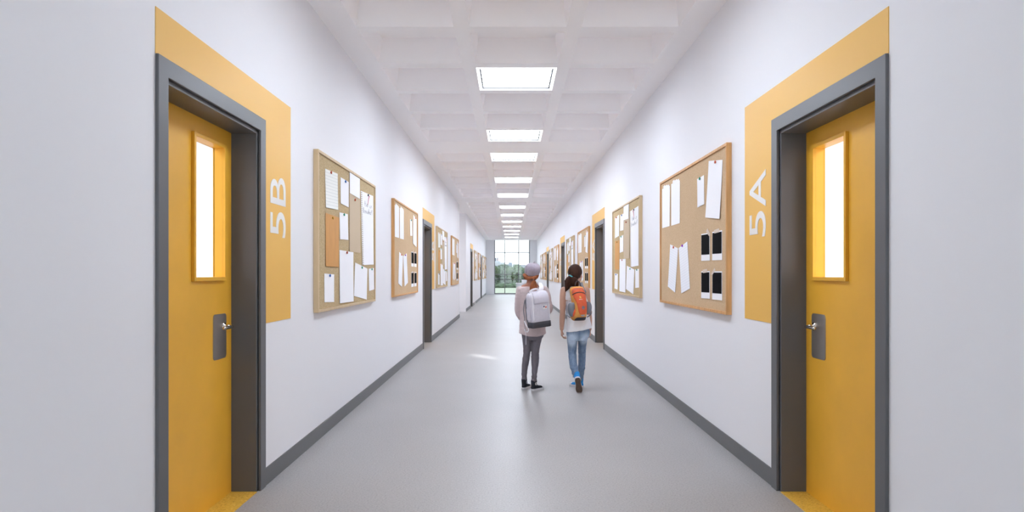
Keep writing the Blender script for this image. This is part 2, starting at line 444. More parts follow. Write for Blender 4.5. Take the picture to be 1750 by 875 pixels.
# side passage
PX = -6.5
mb = MB(); mb.box(PX, LX, P0 - 0.25, P0, 0, ZC + 0.4); mb.box(PX, LX, P1, P1 + 0.25, 0, ZC + 0.4); mb.box(PX - 0.2, PX, P0 - 0.25, P1 + 0.25, 0, ZC + 0.4)
tag(mb.build('wall_side_passage', M['wall']), 'white walls of the side passage', 'wall', kind='structure')
mb = MB(); mb.box(PX - 0.2, LX, P0 - 0.25, P1 + 0.25, ZC, ZC + 0.3)
tag(mb.build('ceiling_side_passage', M['ceil']), 'flat ceiling of the side passage', 'ceiling', kind='structure')
# classrooms behind both walls (seen bright through the door windows)
def classroom(name, x0, x1, ya, yb, lab):
    b = MB(); t = 0.1
    b.box(x0 - t, x1 + t, ya - t, ya, 0, 3.2); b.box(x0 - t, x1 + t, yb, yb + t, 0, 3.2)
    if x0 < 0: b.box(x0 - t, x0, ya, yb, 0, 3.2)
    else: b.box(x1, x1 + t, ya, yb, 0, 3.2)
    tag(b.build('wall_classroom_' + name, M['wall']), lab + ', its walls', 'wall', kind='structure')
    b = MB(); b.box(x0 - t, x1 + t, ya - t, yb + t, 3.2, 3.3)
    tag(b.build('ceiling_classroom_' + name, M['wall']), lab + ', its ceiling', 'ceiling', kind='structure')
rooms = [('left', -6.4, LX, 0.0, 8.6, 'bright classroom behind the 5B door'), ('left_next', -6.4, LX, 9.0, P0 - 0.45, 'classroom behind the second door past 5B'),
         ('left_far', -6.4, LX, P1 + 0.45, YE, 'classrooms beyond the side passage'), ('right', RX, 6.6, 0.0, 8.6, 'bright classroom behind the 5A door'),
         ('right_far', RX, 6.6, 9.0, YE, 'classrooms behind the doors beyond 5A')]
for r in rooms: classroom(*r)
def area(loc, sx, sy, power, col=(1, 0.99, 0.98)):
    l = bpy.data.lights.new('classroom_lamp', 'AREA'); l.shape = 'RECTANGLE'; l.size = sx; l.size_y = sy; l.energy = power; l.color = col
    o = bpy.data.objects.new('classroom_lamp', l); COL.objects.link(o); o.location = loc
    return o
for x, y, pw in ((-4.0, 4.3, 300), (4.2, 4.3, 420), (-4.0, 13.5, 350), (4.2, 13.5, 350), (4.2, 22, 350), (4.2, 31, 350), (-4.0, 27, 350), (-4.0, 35, 350)):
    area((x, y, 3.15), 2.4, 5.0, pw)
pl_ = area((-4.4, 20.55, ZC - 0.03), 1.0, 1.0, 45); pl_.name = 'side_passage_fill'  # unseen lamp added to lift the dark passage
sp = bpy.data.lights.new('sunbeam', 'SPOT'); sp.energy = 4600; sp.spot_size = math.radians(5.0); sp.spot_blend = 1.0; sp.shadow_soft_size = 0.22; sp.color = (1, 0.99, 0.97)
so = bpy.data.objects.new('sunbeam', sp); COL.objects.link(so)
aim, src = Vector((-0.386, 10.09, 0)), Vector((-2.78, 13.50, 3.1)); so.location = src; so.rotation_euler = (aim - src).to_track_quat('-Z', 'Y').to_euler()
# floor
mb = MB(); mb.add([(-6.7, YB - 0.3, 0), (6.9, YB - 0.3, 0), (6.9, YE + 0.25, 0), (-6.7, YE + 0.25, 0), (-6.7, YB - 0.3, -0.2), (6.9, YB - 0.3, -0.2), (6.9, YE + 0.25, -0.2), (-6.7, YE + 0.25, -0.2)],
               [(0, 1, 2, 3), (7, 6, 5, 4), (0, 4, 5, 1), (1, 5, 6, 2), (2, 6, 7, 3), (3, 7, 4, 0)])
tag(mb.build('floor', M['floor']), 'speckled grey linoleum corridor floor', 'floor', kind='structure')
# coffered ceiling
CX = [(-1.262, -0.4665), (-0.339, 0.4575), (0.5817, 1.377)]
ROWS = [3.60 + 0.927 * k for k in range(-5, 7)] + [10.92 + 0.927 * k for k in range(7)] + [18.53 + 0.927 * k for k in range(22)]
ROWS = [r for r in ROWS]
CL, DEPTH, TAPER = 0.797, 0.235, 0.03
mb = MB()
xs = [LX, CX[0][0], CX[0][1], CX[1][0], CX[1][1], CX[2][0], CX[2][1], RX]
ys = [YB - 0.3]
for r in ROWS: ys += [r, r + CL]
ys.append(YE + 0.3)
for j in range(len(ys) - 1):
    for i in range(7):
        x0, x1, y0, y1 = xs[i], xs[i + 1], ys[j], ys[j + 1]
        if i % 2 == 1 and j % 2 == 1:
            t, z = TAPER, ZC + DEPTH
            mb.add([(x0, y0, ZC), (x1, y0, ZC), (x1, y1, ZC), (x0, y1, ZC), (x0 + t, y0 + t, z), (x1 - t, y0 + t, z), (x1 - t, y1 - t, z), (x0 + t, y1 - t, z)],
                   [(0, 1, 5, 4), (1, 2, 6, 5), (2, 3, 7, 6), (3, 0, 4, 7), (7, 6, 5, 4)])
        else: mb.add([(x0, y0, ZC), (x0, y1, ZC), (x1, y1, ZC), (x1, y0, ZC)], [(0, 1, 2, 3)])
tag(mb.build('ceiling', M['ceil'], recalc=False), 'white coffered corridor ceiling', 'ceiling', kind='structure')
# baseboards
BBH, BBT = 0.106, 0.0095
def baseboard(name, x, sgn, spans, lab):
    b = MB()
    for a, c in spans: b.box(min(x, x + sgn * BBT), max(x, x + sgn * BBT), a, c, 0, BBH)
    tag(b.build(name, M['frame'], bevel=0.002), lab, 'baseboard', kind='structure')
baseboard('baseboard_left', XL, 1, [(YB, 2.75), (2.75 + DW, 11.12), (11.12 + DW, P0)], 'dark grey skirting along the 5B wall')
baseboard('baseboard_left_beyond_passage', XL, 1, [(P1, 24.3), (24.3 + DW, 27.1), (27.8, 32.55), (32.55 + DW, 36.4), (37.0, YE)], 'dark grey skirting beyond the side passage, broken by gaps')
baseboard('baseboard_right', XR, -1, [(YB, 2.75)] + [(a + DW, b) for a, b in zip(DOORS_R, DOORS_R[1:] + [YE])], 'dark grey skirting along the 5A wall')

# ------------------------------------------------------------------ doors (built for the left wall; turned round for the right)
# local frame: x out of the wall into the corridor (wall plane x=0), y along the wall, z up, hinge side at y=0
def door_parts(root, mirror):
    s = -1 if mirror else 1       # the right-hand doors are mirror images: y runs the other way
    Y = (lambda a: a) if not mirror else (lambda a: DW - a)
    def bx(b, x0, x1, y0, y1, z0, z1):
        ya, yb = sorted((Y(y0), Y(y1))); b.box(x0, x1, ya, yb, z0, z1)
    fw, ft = 0.081, 0.0156
    b = MB()
    b.prism([(Y(0), 0), (Y(fw), 0), (Y(fw), DT - fw), (Y(DW - fw), DT - fw), (Y(DW - fw), 0), (Y(DW), 0), (Y(DW), DT), (Y(0), DT)], lambda a, c, n: (n, a, c), 0.0, ft)
    b.build('architrave', M['frame'], root, bevel=0.0025)
    # lining, two centimetres inside the architrave, with a narrow dark groove between them
    b = MB(); q = fw + 0.02; o = 0.046
    b.prism([(Y(o), 0), (Y(q), 0), (Y(q), DT - q), (Y(DW - q), DT - q), (Y(DW - q), 0), (Y(DW - o), 0), (Y(DW - o), DT - o), (Y(o), DT - o)], lambda a, c, n: (n, a, c), -0.25, -0.004)
    b.build('lining', M['frame'], root, bevel=0.002)
    # leaf with a window opening
    lx, lt = -0.153, 0.055
    ly0, ly1, lz1 = q, DW - q, DT - q
    wy0, wy1, wz0, wz1 = 0.645, 0.987, 1.279, 2.018
    b = MB()
    bx(b, lx - lt, lx, ly0, wy0, 0.004, lz1); bx(b, lx - lt, lx, wy1, ly1, 0.004, lz1)
    bx(b, lx - lt, lx, wy0, wy1, 0.004, wz0); bx(b, lx - lt, lx, wy0, wy1, wz1, lz1)
    leaf = b.build('door_leaf', M['yellow'], root)
    # bezel round the window
    b = MB(); k = 0.021; x0, x1 = lx, lx + 0.017
    bx(b, x0, x1, wy0 - k, wy0, wz0 - k, wz1 + k); bx(b, x0, x1, wy1, wy1 + k, wz0 - k, wz1 + k)
    bx(b, x0, x1, wy0, wy1, wz0 - k, wz0); bx(b, x0, x1, wy0, wy1, wz1, wz1 + k)
    b.build('window_bezel', M['yellow'], leaf, bevel=0.0015)
    b = MB(); bx(b, lx - lt + 0.004, lx - lt + 0.010, wy0, wy1, wz0, wz1); b.build('glass_pane', M['door_glass'], leaf)
    # long back plate and lever
    b = MB(); pc, pz = 0.950, 0.940
    b.prism([(Y(pc) + s * u, pz + v) for u, v in rounded(0.166, 0.256, 0.022)], lambda a, c, n: (n, a, c), lx, lx + 0.003)
    pl = b.build('back_plate', M['steel'], leaf)
    b = MB(); hy, hz, r = 0.998, 0.993, 0.0098
    b.lathe([(0.024, 0), (0.024, 0.006), (0.014, 0.008), (0.0105, 0.02), (0.0105, 0.034)], (lx + 0.003, Y(hy), hz), (1, 0, 0), 20)
    b.sweep([((lx + 0.03, Y(hy), hz), r, r), ((lx + 0.047, Y(hy - 0.003), hz), r, r), ((lx + 0.057, Y(hy - 0.016), hz), r, r), ((lx + 0.058, Y(hy - 0.05), hz), r, r), ((lx + 0.058, Y(hy - 0.118), hz), r, r)], 16, 5, (0, 0, 1))
    b.build('lever', M['chrome'], leaf, smooth=True)
    # yellow floor strip in the recess
    b = MB(); bx(b, lx - 0.05, 0.0, ly0, ly1, 0.0, 0.004); b.build('threshold', M['yfloor'], root)
ords = ['first', 'second', 'third', 'fourth']
for side, ds in (('left', DOORS_L), ('right', DOORS_R)):
    for i, d in enumerate(ds):
        n = i + 1 + (4 if side == 'right' else 0)
        if side == 'left': root = empty('door_%d' % n, (XL, d, 0), 0)
        else: root = empty('door_%d' % n, (XR, d + DW, 0), PI)
        WMroot = WM[root.name]; WM[root.name] = Matrix.Identity(4)     # parts are written in the door's own frame
        if i == 0 :
            door_parts(root, side == 'right'); proto = root
            index_kids()
        else:
            for ch in ALLKIDS[proto.name]:
                if ch.name.split('.')[0] != 'threshold': copy_tree(ch, root)
        sg = '5B' if side == 'left' else '5A'
        tag(root, ('yellow door with window and grey frame beside the %s lettering' % sg) if i == 0 else
            '%s grey-framed doorway along the %s wall' % (ords[i], sg), 'door', 'classroom doors', 'structure')

# yellow wall panels with the room numbers
def glyph(ch, w, h, t, mirror=False):
    """block capital drawn as outlines in a w x h box; returns list of MB-ready closed outlines bridged as strips."""
    c = bpy.data.curves.new('glyph', 'FONT'); c.body = ch; c.size = 1; c.extrude = 0; c.offset = 0.004
    o = bpy.data.objects.new('glyph', c); COL.objects.link(o)
    dg = bpy.context.evaluated_depsgraph_get(); dg.update()
    me = bpy.data.meshes.new_from_object(o.evaluated_get(dg)); bpy.data.objects.remove(o)
    xs_ = [v.co.x for v in me.vertices]; ys_ = [v.co.y for v in me.vertices]
    sx, sy = w / (max(xs_) - min(xs_)), h / (max(ys_) - min(ys_)); x0, y0 = min(xs_), min(ys_)
    bm = bmesh.new(); bm.from_mesh(me); bpy.data.meshes.remove(me)
    bmesh.ops.remove_doubles(bm, verts=bm.verts, dist=1e-5)
    g = bmesh.ops.extrude_face_region(bm, geom=list(bm.faces))
    top = [v for v in g['geom'] if isinstance(v, bmesh.types.BMVert)]
    for v in bm.verts: v.co = Vector(((v.co.x - x0) * sx, (v.co.y - y0) * sy, 0))
    for v in top: v.co.z = t
    bm.verts.ensure_lookup_table(); bm.faces.ensure_lookup_table()
    bm.verts.index_update()
    out = ([v.co.copy() for v in bm.verts], [tuple(v.index for v in f.verts) for f in bm.faces]); bm.free()
    return out

def put_glyph(ch, name, w, h, t, fn, material, parent):
    vs_, fs_ = glyph(ch, w, h, t)
    b = MB(); b.add([fn(p.x, p.y, p.z) for p in vs_], fs_)
    return b.build(name, material, parent)

def sign(root, right):
    # local: x out of wall, y: 0 at the near frame edge, growing away from the viewer, z up (right wall is mirrored by y sign)
    s = -1 if right else 1
    b = MB(); L, z0, z1 = 1.687, 0.993, 2.431
    b.prism([(0, DT), (DW * s, DT), (DW * s, z0), (L * s, z0), (L * s, z1), (0, z1)], lambda a, c, n: (n, a, c), 0.0, 0.003)
    b.build('panel', M['sign'], root)
    if not right:    # letters read upwards; their tops point towards the viewer
        y0 = 4.331 - 2.75
        fn = lambda zz: (lambda u, v, n: (0.003 + n, y0 - v, zz + u))
    else:            # tops point away from the viewer
        y0 = 4.068 - 2.75
        fn = lambda zz: (lambda u, v, n: (0.003 + n, -(y0 + v), zz + u))
    put_glyph('5', 'numeral', 0.165, 0.273, 0.0028, fn(1.533), M['letter'], root)
    if right: put_glyph('A', 'letter', 0.232, 0.273, 0.0028, fn(1.721), M['letter'], root)
    else: put_glyph('B', 'letter', 0.180, 0.273, 0.0028, fn(1.742), M['letter'], root)
for side, ds in (('left', DOORS_L[:3]), ('right', DOORS_R)):
    for i, d in enumerate(ds):
        right = side == 'right'
        root = empty('room_sign', (XR if right else XL, d, 0), PI if right else 0)
        WM[root.name] = Matrix.Identity(4)
        if i == 0: sign(root, right); sproto = root; index_kids()
        else:
            for ch in ALLKIDS[sproto.name]: copy_tree(ch, root)
        sg = '5A' if right else '5B'
        tag(root, ('yellow wall panel lettered %s around the doorway with the yellow door' % sg) if i == 0 else
            'yellow wall panel around the %s doorway along the %s wall' % (ords[i], sg), 'sign', 'yellow room number panels')

# ------------------------------------------------------------------ ceiling lights
def lamp():
    root = empty('ceiling_light'); s = 0.392
    b = MB(); k, d = 0.024, 0.05
    for x0, x1, y0, y1 in ((-s, s, -s, -s + k), (-s, s, s - k, s), (-s, -s + k, -s + k, s - k), (s - k, s, -s + k, s - k)): b.box(x0, x1, y0, y1, 0, d)
    b.build('frame', M['glow_frame'], root)
    b = MB(); i = s - k; g = 0.014
    for x0, x1, y0, y1 in ((-i, i, -i, -i + g), (-i, i, i - g, i), (-i, -i + g, -i + g, i - g), (i - g, i, -i + g, i - g)): b.box(x0, x1, y0, y1, 0.012, d)
    b.build('inner_rim', M['grey_metal'], root)
    b = MB(); j = i - g; b.box(-j, j, -j, j, 0.026, 0.045); b.build('diffuser', M['lamp'], root)
    return root
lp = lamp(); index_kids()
LY = [3.60, 6.381, 9.162, 10.92, 13.701, 16.482] + [18.53 + 0.927 * k for k in (1, 4, 7, 10, 13, 16, 19)]
seq = ['first', 'second', 'third', 'fourth', 'fifth', 'sixth', 'seventh', 'eighth', 'ninth', 'tenth', 'eleventh', 'twelfth']
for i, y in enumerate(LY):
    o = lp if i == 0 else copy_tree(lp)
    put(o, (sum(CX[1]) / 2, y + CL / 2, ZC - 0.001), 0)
    k = i - 1
    tag(o, 'square ceiling light above the viewer, out of the picture' if k < 0 else 'lit square ceiling light, %s of the row counting towards the window' % seq[k], 'ceiling light', 'lit square ceiling lights along the corridor')

# ------------------------------------------------------------------ notice boards
BWD, BHT, BTK = 2.105, 1.251, 0.039      # width, height, thickness
def board(name, frame_m, cork_m):
    root = empty(name); b = MB(); k = 0.022; w2, h2 = BWD / 2, BHT / 2
    b.box(-w2, w2, -BTK, 0, h2 - k, h2); b.box(-w2, w2, -BTK, 0, -h2, -h2 + k)
    b.box(-w2, -w2 + k, -BTK, 0, -h2 + k, h2 - k); b.box(w2 - k, w2, -BTK, 0, -h2 + k, h2 - k)
    b.build('board_frame', frame_m, root, bevel=0.002)
    b = MB(); b.box(-w2 + k, w2 - k, -BTK + 0.012, -0.002, -h2 + k, h2 - k); b.build('cork_panel', cork_m, root)
    return root
# board frame: x along the board to the viewer's right, y into the wall, z up (centre of the board)
CORK = -BTK + 0.012
def corners_a(q, zoom):   # measured on the beige board of the left wall
    o = []
    for zx, zy, lo in q:
        x, y = 525 + zx / 5.472, (390 if lo else 240) + zy / 5.472
        yy = F * 1.477 / (HX - x); o.append((yy - (4.954 + 1.053), CAMH + (HY - y) * yy / F - 1.6235))
    return o
def corners_b(q, zoom):   # measured on the oak board of the right wall
    o = []
    for zx, zy, lo in q:
        x, y = 1120 + zx / 5.471, (385 if lo else 235) + zy / 5.471
        yy = F * 1.573 / (x - HX); o.append((4.705 + 1.0475 - yy, CAMH + (HY - y) * yy / F - 1.6235))
    return o
def sheet(name, q, material, lay, curl, parent=None):
    """q: TL TR BR BL in board coordinates; lies LAY off the cork, its foot curling out by CURL."""
    tl, tr, br, bl = [Vector((a, b)) for a, b in q]
    b = MB()
    def fn(u, v):
        p = (bl * (1 - u) + br * u) * (1 - v) + (tl * (1 - u) + tr * u) * v
        n = lay + 0.25 * curl * (1 - v) ** 2 + 0.0006
        return (p.x, CORK - n, p.y)
    b.grid(fn, 2, 14)
    o = b.build(name, material, parent, recalc=False, solid=0.0008)
    return o
def pin(parent, p, material, lay, name='push_pin'):
    b = MB(); b.lathe([(0.002, 0.0), (0.006, 0.0005), (0.006, 0.002), (0.0115, 0.004), (0.0125, 0.006), (0.0125, 0.008), (0.0105, 0.0105), (0.005, 0.0125)], (p[0], CORK - lay, p[1]), (0, -1, 0), 12)
    return b.build(name, material, parent, smooth=True)
U = lambda x, y: (x, y, 0)
D = lambda x, y: (x, y, 1)
NA = [  # name, description, category, corners, material, lay, curl, pin position, pin colour
    ('lined_sheet', 'cream lined sheet with red pin', 'paper', [U(165, 263), U(283, 312), U(285, 650), U(170, 627)], 'p_cream', .002, .012, U(216, 300), 'pin_red'),
    ('note_card', 'white card with blue pin near the top', 'paper', [U(310, 343), U(387, 390), U(384, 627), U(309, 588)], 'p_white', .002, .010, U(351, 385), 'pin_blue'),
    ('note_sheet', 'white sheet without pin under the top frame', 'paper', [U(391, 297), U(486, 359), U(484, 547), U(390, 492)], 'p_white', .0065, .010, None, None),
    ('tan_sheet', 'tall tan sheet with red pin', 'paper', [U(392, 470), U(490, 520), D(492, 232), D(390, 215)], 'p_tan', .003, .013, U(440, 556), 'pin_red'),
    ('notebook_page', 'perforated notebook page with handwriting', 'paper', [U(498, 470), U(614, 520), D(617, 340), D(513, 345)], 'p_perf', .003, .010, U(563, 512), 'pin_black'),
    ('orange_card', 'orange card with yellow pin', 'card', [U(168, 677), U(296, 722), D(290, 365), D(168, 355)], 'p_orange', .003, .010, U(232, 725), 'pin_yellow'),
    ('note_card', 'white card with green pin beside tan sheet', 'paper', [U(300, 672), U(378, 690), D(381, 110), D(303, 103)], 'p_white', .002, .010, U(338, 694), 'pin_green'),
    ('note_card', 'white card with blue pin at the bottom', 'paper', [D(158, 423), D(250, 432), D(247, 690), D(157, 693)], 'p_white', .002, .010, D(205, 443), 'pin_blue'),
    ('note_sheet', 'long white sheet with red pin', 'paper', [D(298, 203), D(428, 225), D(427, 684), D(298, 702)], 'p_white', .004, .014, D(363, 228), 'pin_red'),
    ('note_sheet', 'tilted white sheet with green pin', 'paper', [D(446, 320), D(562, 378), D(552, 668), D(433, 634)], 'p_white', .002, .012, D(507, 368), 'pin_green'),
    ('note_card', 'tiny white card with green pin', 'paper', [D(573, 378), D(622, 372), D(624, 572), D(576, 587)], 'p_white', .002, .008, D(599, 384), 'pin_green'),
]
NB = [
    ('taped_strip', 'white taped strip, outer one of two', 'paper', [U(65, 482), U(137, 450), U(135, 828), U(67, 848)], 'p_white', .002, .004, None, 'torn'),
    ('taped_strip', 'white taped strip, inner one of two', 'paper', [U(150, 435), U(230, 398), U(230, 800), U(151, 825)], 'p_white', .002, .004, None, 'torn'),
    ('note_card', 'small white card with green pin', 'paper', [U(392, 388), U(456, 350), U(461, 622), U(397, 655)], 'p_white', .002, .008, U(422, 384), 'pin_green'),
    ('note_sheet', 'big white sheet with red pin', 'paper', [U(502, 218), U(632, 207), U(610, 760), U(477, 747)], 'p_white', .003, .026, U(570, 228), 'pin_red'),
    ('lined_strip', 'lined white strip with orange pin', 'paper', [D(140, 178), D(213, 215), D(188, 630), D(120, 573)], 'p_lined', .002, .010, D(176, 206), 'pin_orange'),
    ('lined_strip', 'lined white strip with purple pin', 'paper', [D(220, 213), D(300, 150), D(327, 592), D(246, 637)], 'p_lined', .002, .010, D(258, 191), 'pin_purple'),
    ('instant_photo', 'black instant photo, corner taped, upper pair', 'photo', [D(431, 82), D(511, 68), D(512, 330), D(431, 333)], 'p_white', .002, .003, 'TR', 'tape'),
    ('instant_photo', 'black instant photo, top taped, upper pair', 'photo', [D(535, 62), D(627, 45), D(627, 325), D(534, 328)], 'p_white', .002, .003, 'T', 'tape'),
    ('instant_photo', 'black instant photo, top taped, lower pair', 'photo', [D(431, 430), D(511, 427), D(512, 688), D(431, 682)], 'p_white', .002, .003, 'T', 'tape'),
    ('instant_photo', 'black instant photo, corner taped, lower pair', 'photo', [D(535, 430), D(627, 430), D(627, 703), D(534, 693)], 'p_white', .002, .003, 'TL', 'tape'),
]
def handwriting(parent, q):
    tl, tr, br, bl = [Vector((a, b)) for a, b in q]
    hgt = (tl - bl).length; wdt = (tr - tl).length; b = MB()
    def P(u, v, dz=0.0):   # u across 0..1, v metres below the top edge
        p = tl * (1 - u) + tr * u; dn = ((bl - tl) * (1 - u) + (br - tr) * u).normalized()
        p = p + dn * v
        return Vector((p.x, CORK - 0.0055 - 0.0005, p.y))
    strokes = []   # two lines of loose cursive strokes
    def word(u0, v0, cells, cw, h):
        strokes.append([P(u0 + (k + x) * cw, v0 + h * (1 - y)) for k, c in enumerate(cells) for x, y in c])
    I = {'H': [(0, 0), (0.1, 1), (0.1, .5), (.6, .5), (.6, 1), (.6, 0)], 'a': [(.7, .5), (.3, .55), (.1, .3), (.3, 0), (.6, .2), (.7, .5), (.75, 0)], 'y': [(.1, .5), (.3, .1), (.6, .5), (.4, -.3)],
         'i': [(.3, .5), (.3, 0), (.5, .05)], 'n': [(.1, 0), (.15, .5), (.4, .5), (.6, .4), (.65, 0)], 'K': [(.1, 1), (.1, 0), (.1, .4), (.6, 1), (.25, .5), (.7, 0)],
         'r': [(.1, 0), (.2, .5), (.3, .4), (.6, .5)], 'e': [(.1, .25), (.6, .3), (.4, .55), (.1, .3), (.3, 0), (.65, .1)], 't': [(.35, .9), (.35, .05), (.6, .05)], 'l': [(.3, 1), (.3, 0)], 'b': [(.15, 1), (.15, 0), (.5, .05), (.6, .3), (.2, .5)]}
    word(0.26, 0.085, [I[c] for c in 'Ha'], 0.15, 0.055); word(0.64, 0.09, [I[c] for c in 'in'], 0.12, 0.05)
    word(0.14, 0.155, [I[c] for c in 'Kreieberl'], 0.088, 0.055)
    for s_ in strokes:
        b = MB(); b.sweep([(p, 0.0016, 0.0006) for p in s_], 6, 1, (0, 1, 0), dome=False); b.build('handwritten_word', M['ink'], parent)
def make_notes(table, corners, which):
    out = []
    for nm, desc, cat, q, mt, lay, curl, pp, extra in table:
        c = corners(q, 0); root = sheet(nm, c, M[mt], lay, curl)
        if extra and extra.startswith('pin'):
            pin(root, corners([pp], 0)[0], M[extra], lay + 0.001)
        if nm == 'notebook_page':
            handwriting(root, c)
            a = corners([U(563, 512)], 0)[0]; b = MB(); b.sweep([((a[0], CORK - 0.02, a[1] - 0.012), 0.006, 0.005), ((a[0] - 0.004, CORK - 0.013, a[1] - 0.05), 0.0045, 0.003), ((a[0] - 0.012, CORK - 0.008, a[1] - 0.10), 0.002, 0.002)], 8, 3)
            b.build('pin_ribbon', M['pin_pink'], root, smooth=True)
        if extra == 'torn':
            tl, tr = Vector(c[0]), Vector(c[1]); b = MB(); d = tr - tl
            pts = [tl + d * u for u in (0.18, 0.92)]
            prof = [(pts[0].x, pts[0].y - 0.03), (pts[1].x, pts[1].y - 0.03)]
            for u, v in ((0.92, 0.018), (0.7, 0.012), (0.68, 0.024), (0.4, 0.018), (0.38, 0.03), (0.18, 0.022)):
                e = tl + d * u; prof.append((e.x, e.y + v))
            b.prism(prof, lambda x, z, n: (x, CORK - 0.0035 - n, z), 0, 0.0005); b.build('tape', M['p_white'], root)
        if extra == 'tape':
            tl, tr, br, bl = [Vector(p) for p in c]
            def at(u, v): p = (bl * (1 - u) + br * u) * (1 - v) + (tl * (1 - u) + tr * u) * v; return p
            b = MB(); b.prism([tuple(at(u, v)) for u, v in ((0.04, 0.225), (0.96, 0.225), (0.96, 0.955), (0.04, 0.955))], lambda x, z, n: (x, CORK - 0.0046 - n, z), 0, 0.0004)
            b.build('picture', M['photo'], root)
            b = MB()
            quad = {'TR': ((0.62, 1.06), (0.78, 1.17), (1.10, 0.93), (1.02, 0.84)), 'T': ((0.26, 0.93), (0.78, 0.95), (0.72, 1.08), (0.20, 1.05)), 'TL': ((-0.10, 0.90), (0.02, 0.86), (0.36, 1.04), (0.27, 1.12))}[pp]
            b.prism([tuple(at(u, v)) for u, v in quad], lambda x, z, n: (x, CORK - 0.0056 - n, z), 0, 0.0004); b.build('tape', M['tape'], root)
        out.append((root, desc, cat))
    return out
ba, bb = board('notice_board', M['wood_a'], M['cork_a']), board('notice_board', M['wood_b'], M['cork_b'])
na, nb = make_notes(NA, corners_a, 'a'), make_notes(NB, corners_b, 'b')
index_kids()
SPOTS = [('a', 'left', 4.954), ('b', 'left', 8.197), ('a', 'left', 13.02), ('b', 'left', 16.30), ('a', 'left', 26.6), ('b', 'left', 29.85), ('a', 'left', 34.5), ('b', 'left', 37.3),
         ('b', 'right', 4.705), ('a', 'right', 7.89), ('b', 'right', 13.06), ('a', 'right', 16.18), ('b', 'right', 21.3), ('a', 'right', 24.42), ('b', 'right', 29.05), ('a', 'right', 32.05)]
count, used = {}, {'a': False, 'b': False}
for kind, side, y in SPOTS:
    proto, notes = (ba, na) if kind == 'a' else (bb, nb)
    i = count[(kind, side)] = count.get((kind, side), -1) + 1
    sg, fr = ('5B' if side == 'left' else '5A'), ('beige-framed' if kind == 'a' else 'orange-framed')
    yc = y + BWD / 2
    loc, rz = ((XL + 0.0005, yc, 1.6235), PI / 2) if side == 'left' else ((XR - 0.0005, yc, 1.6235), -PI / 2)
    fresh = not used[kind]; used[kind] = True
    o = proto if fresh else copy_tree(proto)
    put(o, loc, rz)
    tag(o, '%s cork notice board of pinned papers, %s of its kind beyond the %s sign' % (fr, ords[i], sg), 'notice board', 'cork notice boards on the corridor walls')
    for root, desc, cat in notes:
        c = root if fresh else copy_tree(root)
        put(c, loc, rz)
        grp = {'card': 'cards pinned on the beige-framed boards', 'photo': 'instant photos taped on the orange-framed boards'}.get(cat, 'papers on the notice boards')
        tag(c, '%s on %s %s board beyond %s sign' % (desc, ords[i], fr, sg), cat, grp)

# ------------------------------------------------------------------ end window, desk
win = empty('window_1', (0, YE, 0)); tag(win, 'tall gridded window at the end of the corridor', 'window', kind='structure')
b = MB(); fy0, fy1, k = YE + 0.05, YE + 0.13, 0.024
zt = ZC - 0.005
for x, kk in ((WX0 + 0.026, 0.026), (-0.35, 0.023), (0.489, 0.026), (WX1 - 0.026, 0.026)): b.box(x - kk, x + kk, fy0, fy1, WZ0, zt)
for z, kk in ((WZ0 + 0.03, 0.03), (0.918, 0.02), (1.225, 0.02), (2.556, 0.026)): b.box(WX0, WX1, fy0 + 0.005, fy1 - 0.005, z - kk, z + kk)
b.build('window_frame', M['mullion'], win)
b = MB(); b.box(WX0, WX1, YE + 0.085, YE + 0.092, WZ0, zt); b.build('glass', M['glass'], win)
win = empty('fill_window', (0, YB, 0)); tag(win, 'unseen gridded window added behind the viewer for fill daylight', 'window', kind='structure')  # unseen window added to throw daylight on camera-facing surfaces
b = MB(); x0_, x1_, z1_ = XL + 0.15, XR - 0.15, ZC - 0.1
for x in (x0_ + 0.03, -0.45, 0.55, x1_ - 0.03): b.box(x - 0.025, x + 0.025, YB - 0.15, YB - 0.08, 0, z1_)
for z in (0.03, 0.92, 2.3, z1_ - 0.03): b.box(x0_, x1_, YB - 0.145, YB - 0.085, z - 0.025, z + 0.025)
b.build('window_frame', M['mullion'], win)
b = MB(); b.box(x0_, x1_, YB - 0.12, YB - 0.113, 0, z1_); b.build('glass', M['glass'], win)
dk = empty('reception_desk', (0.8, 37.6, 0)); tag(dk, 'white two-tier reception desk in front of the end window', 'desk')
b = MB(); b.box(0.30, 1.50, 37.35, 38.0, 0.70, 0.745); b.box(0.33, 1.47, 37.4, 37.44, 0.0, 0.70); b.box(0.33, 0.37, 37.44, 37.97, 0, 0.70); b.box(1.43, 1.47, 37.44, 37.97, 0, 0.70); b.build('counter', M['desk'], dk, bevel=0.004)
b = MB(); b.box(0.64, 1.50, 37.38, 37.42, 0.745, 0.89); b.box(0.64, 1.50, 37.38, 37.66, 0.89, 0.92); b.build('upper_shelf', M['desk'], dk, bevel=0.004)

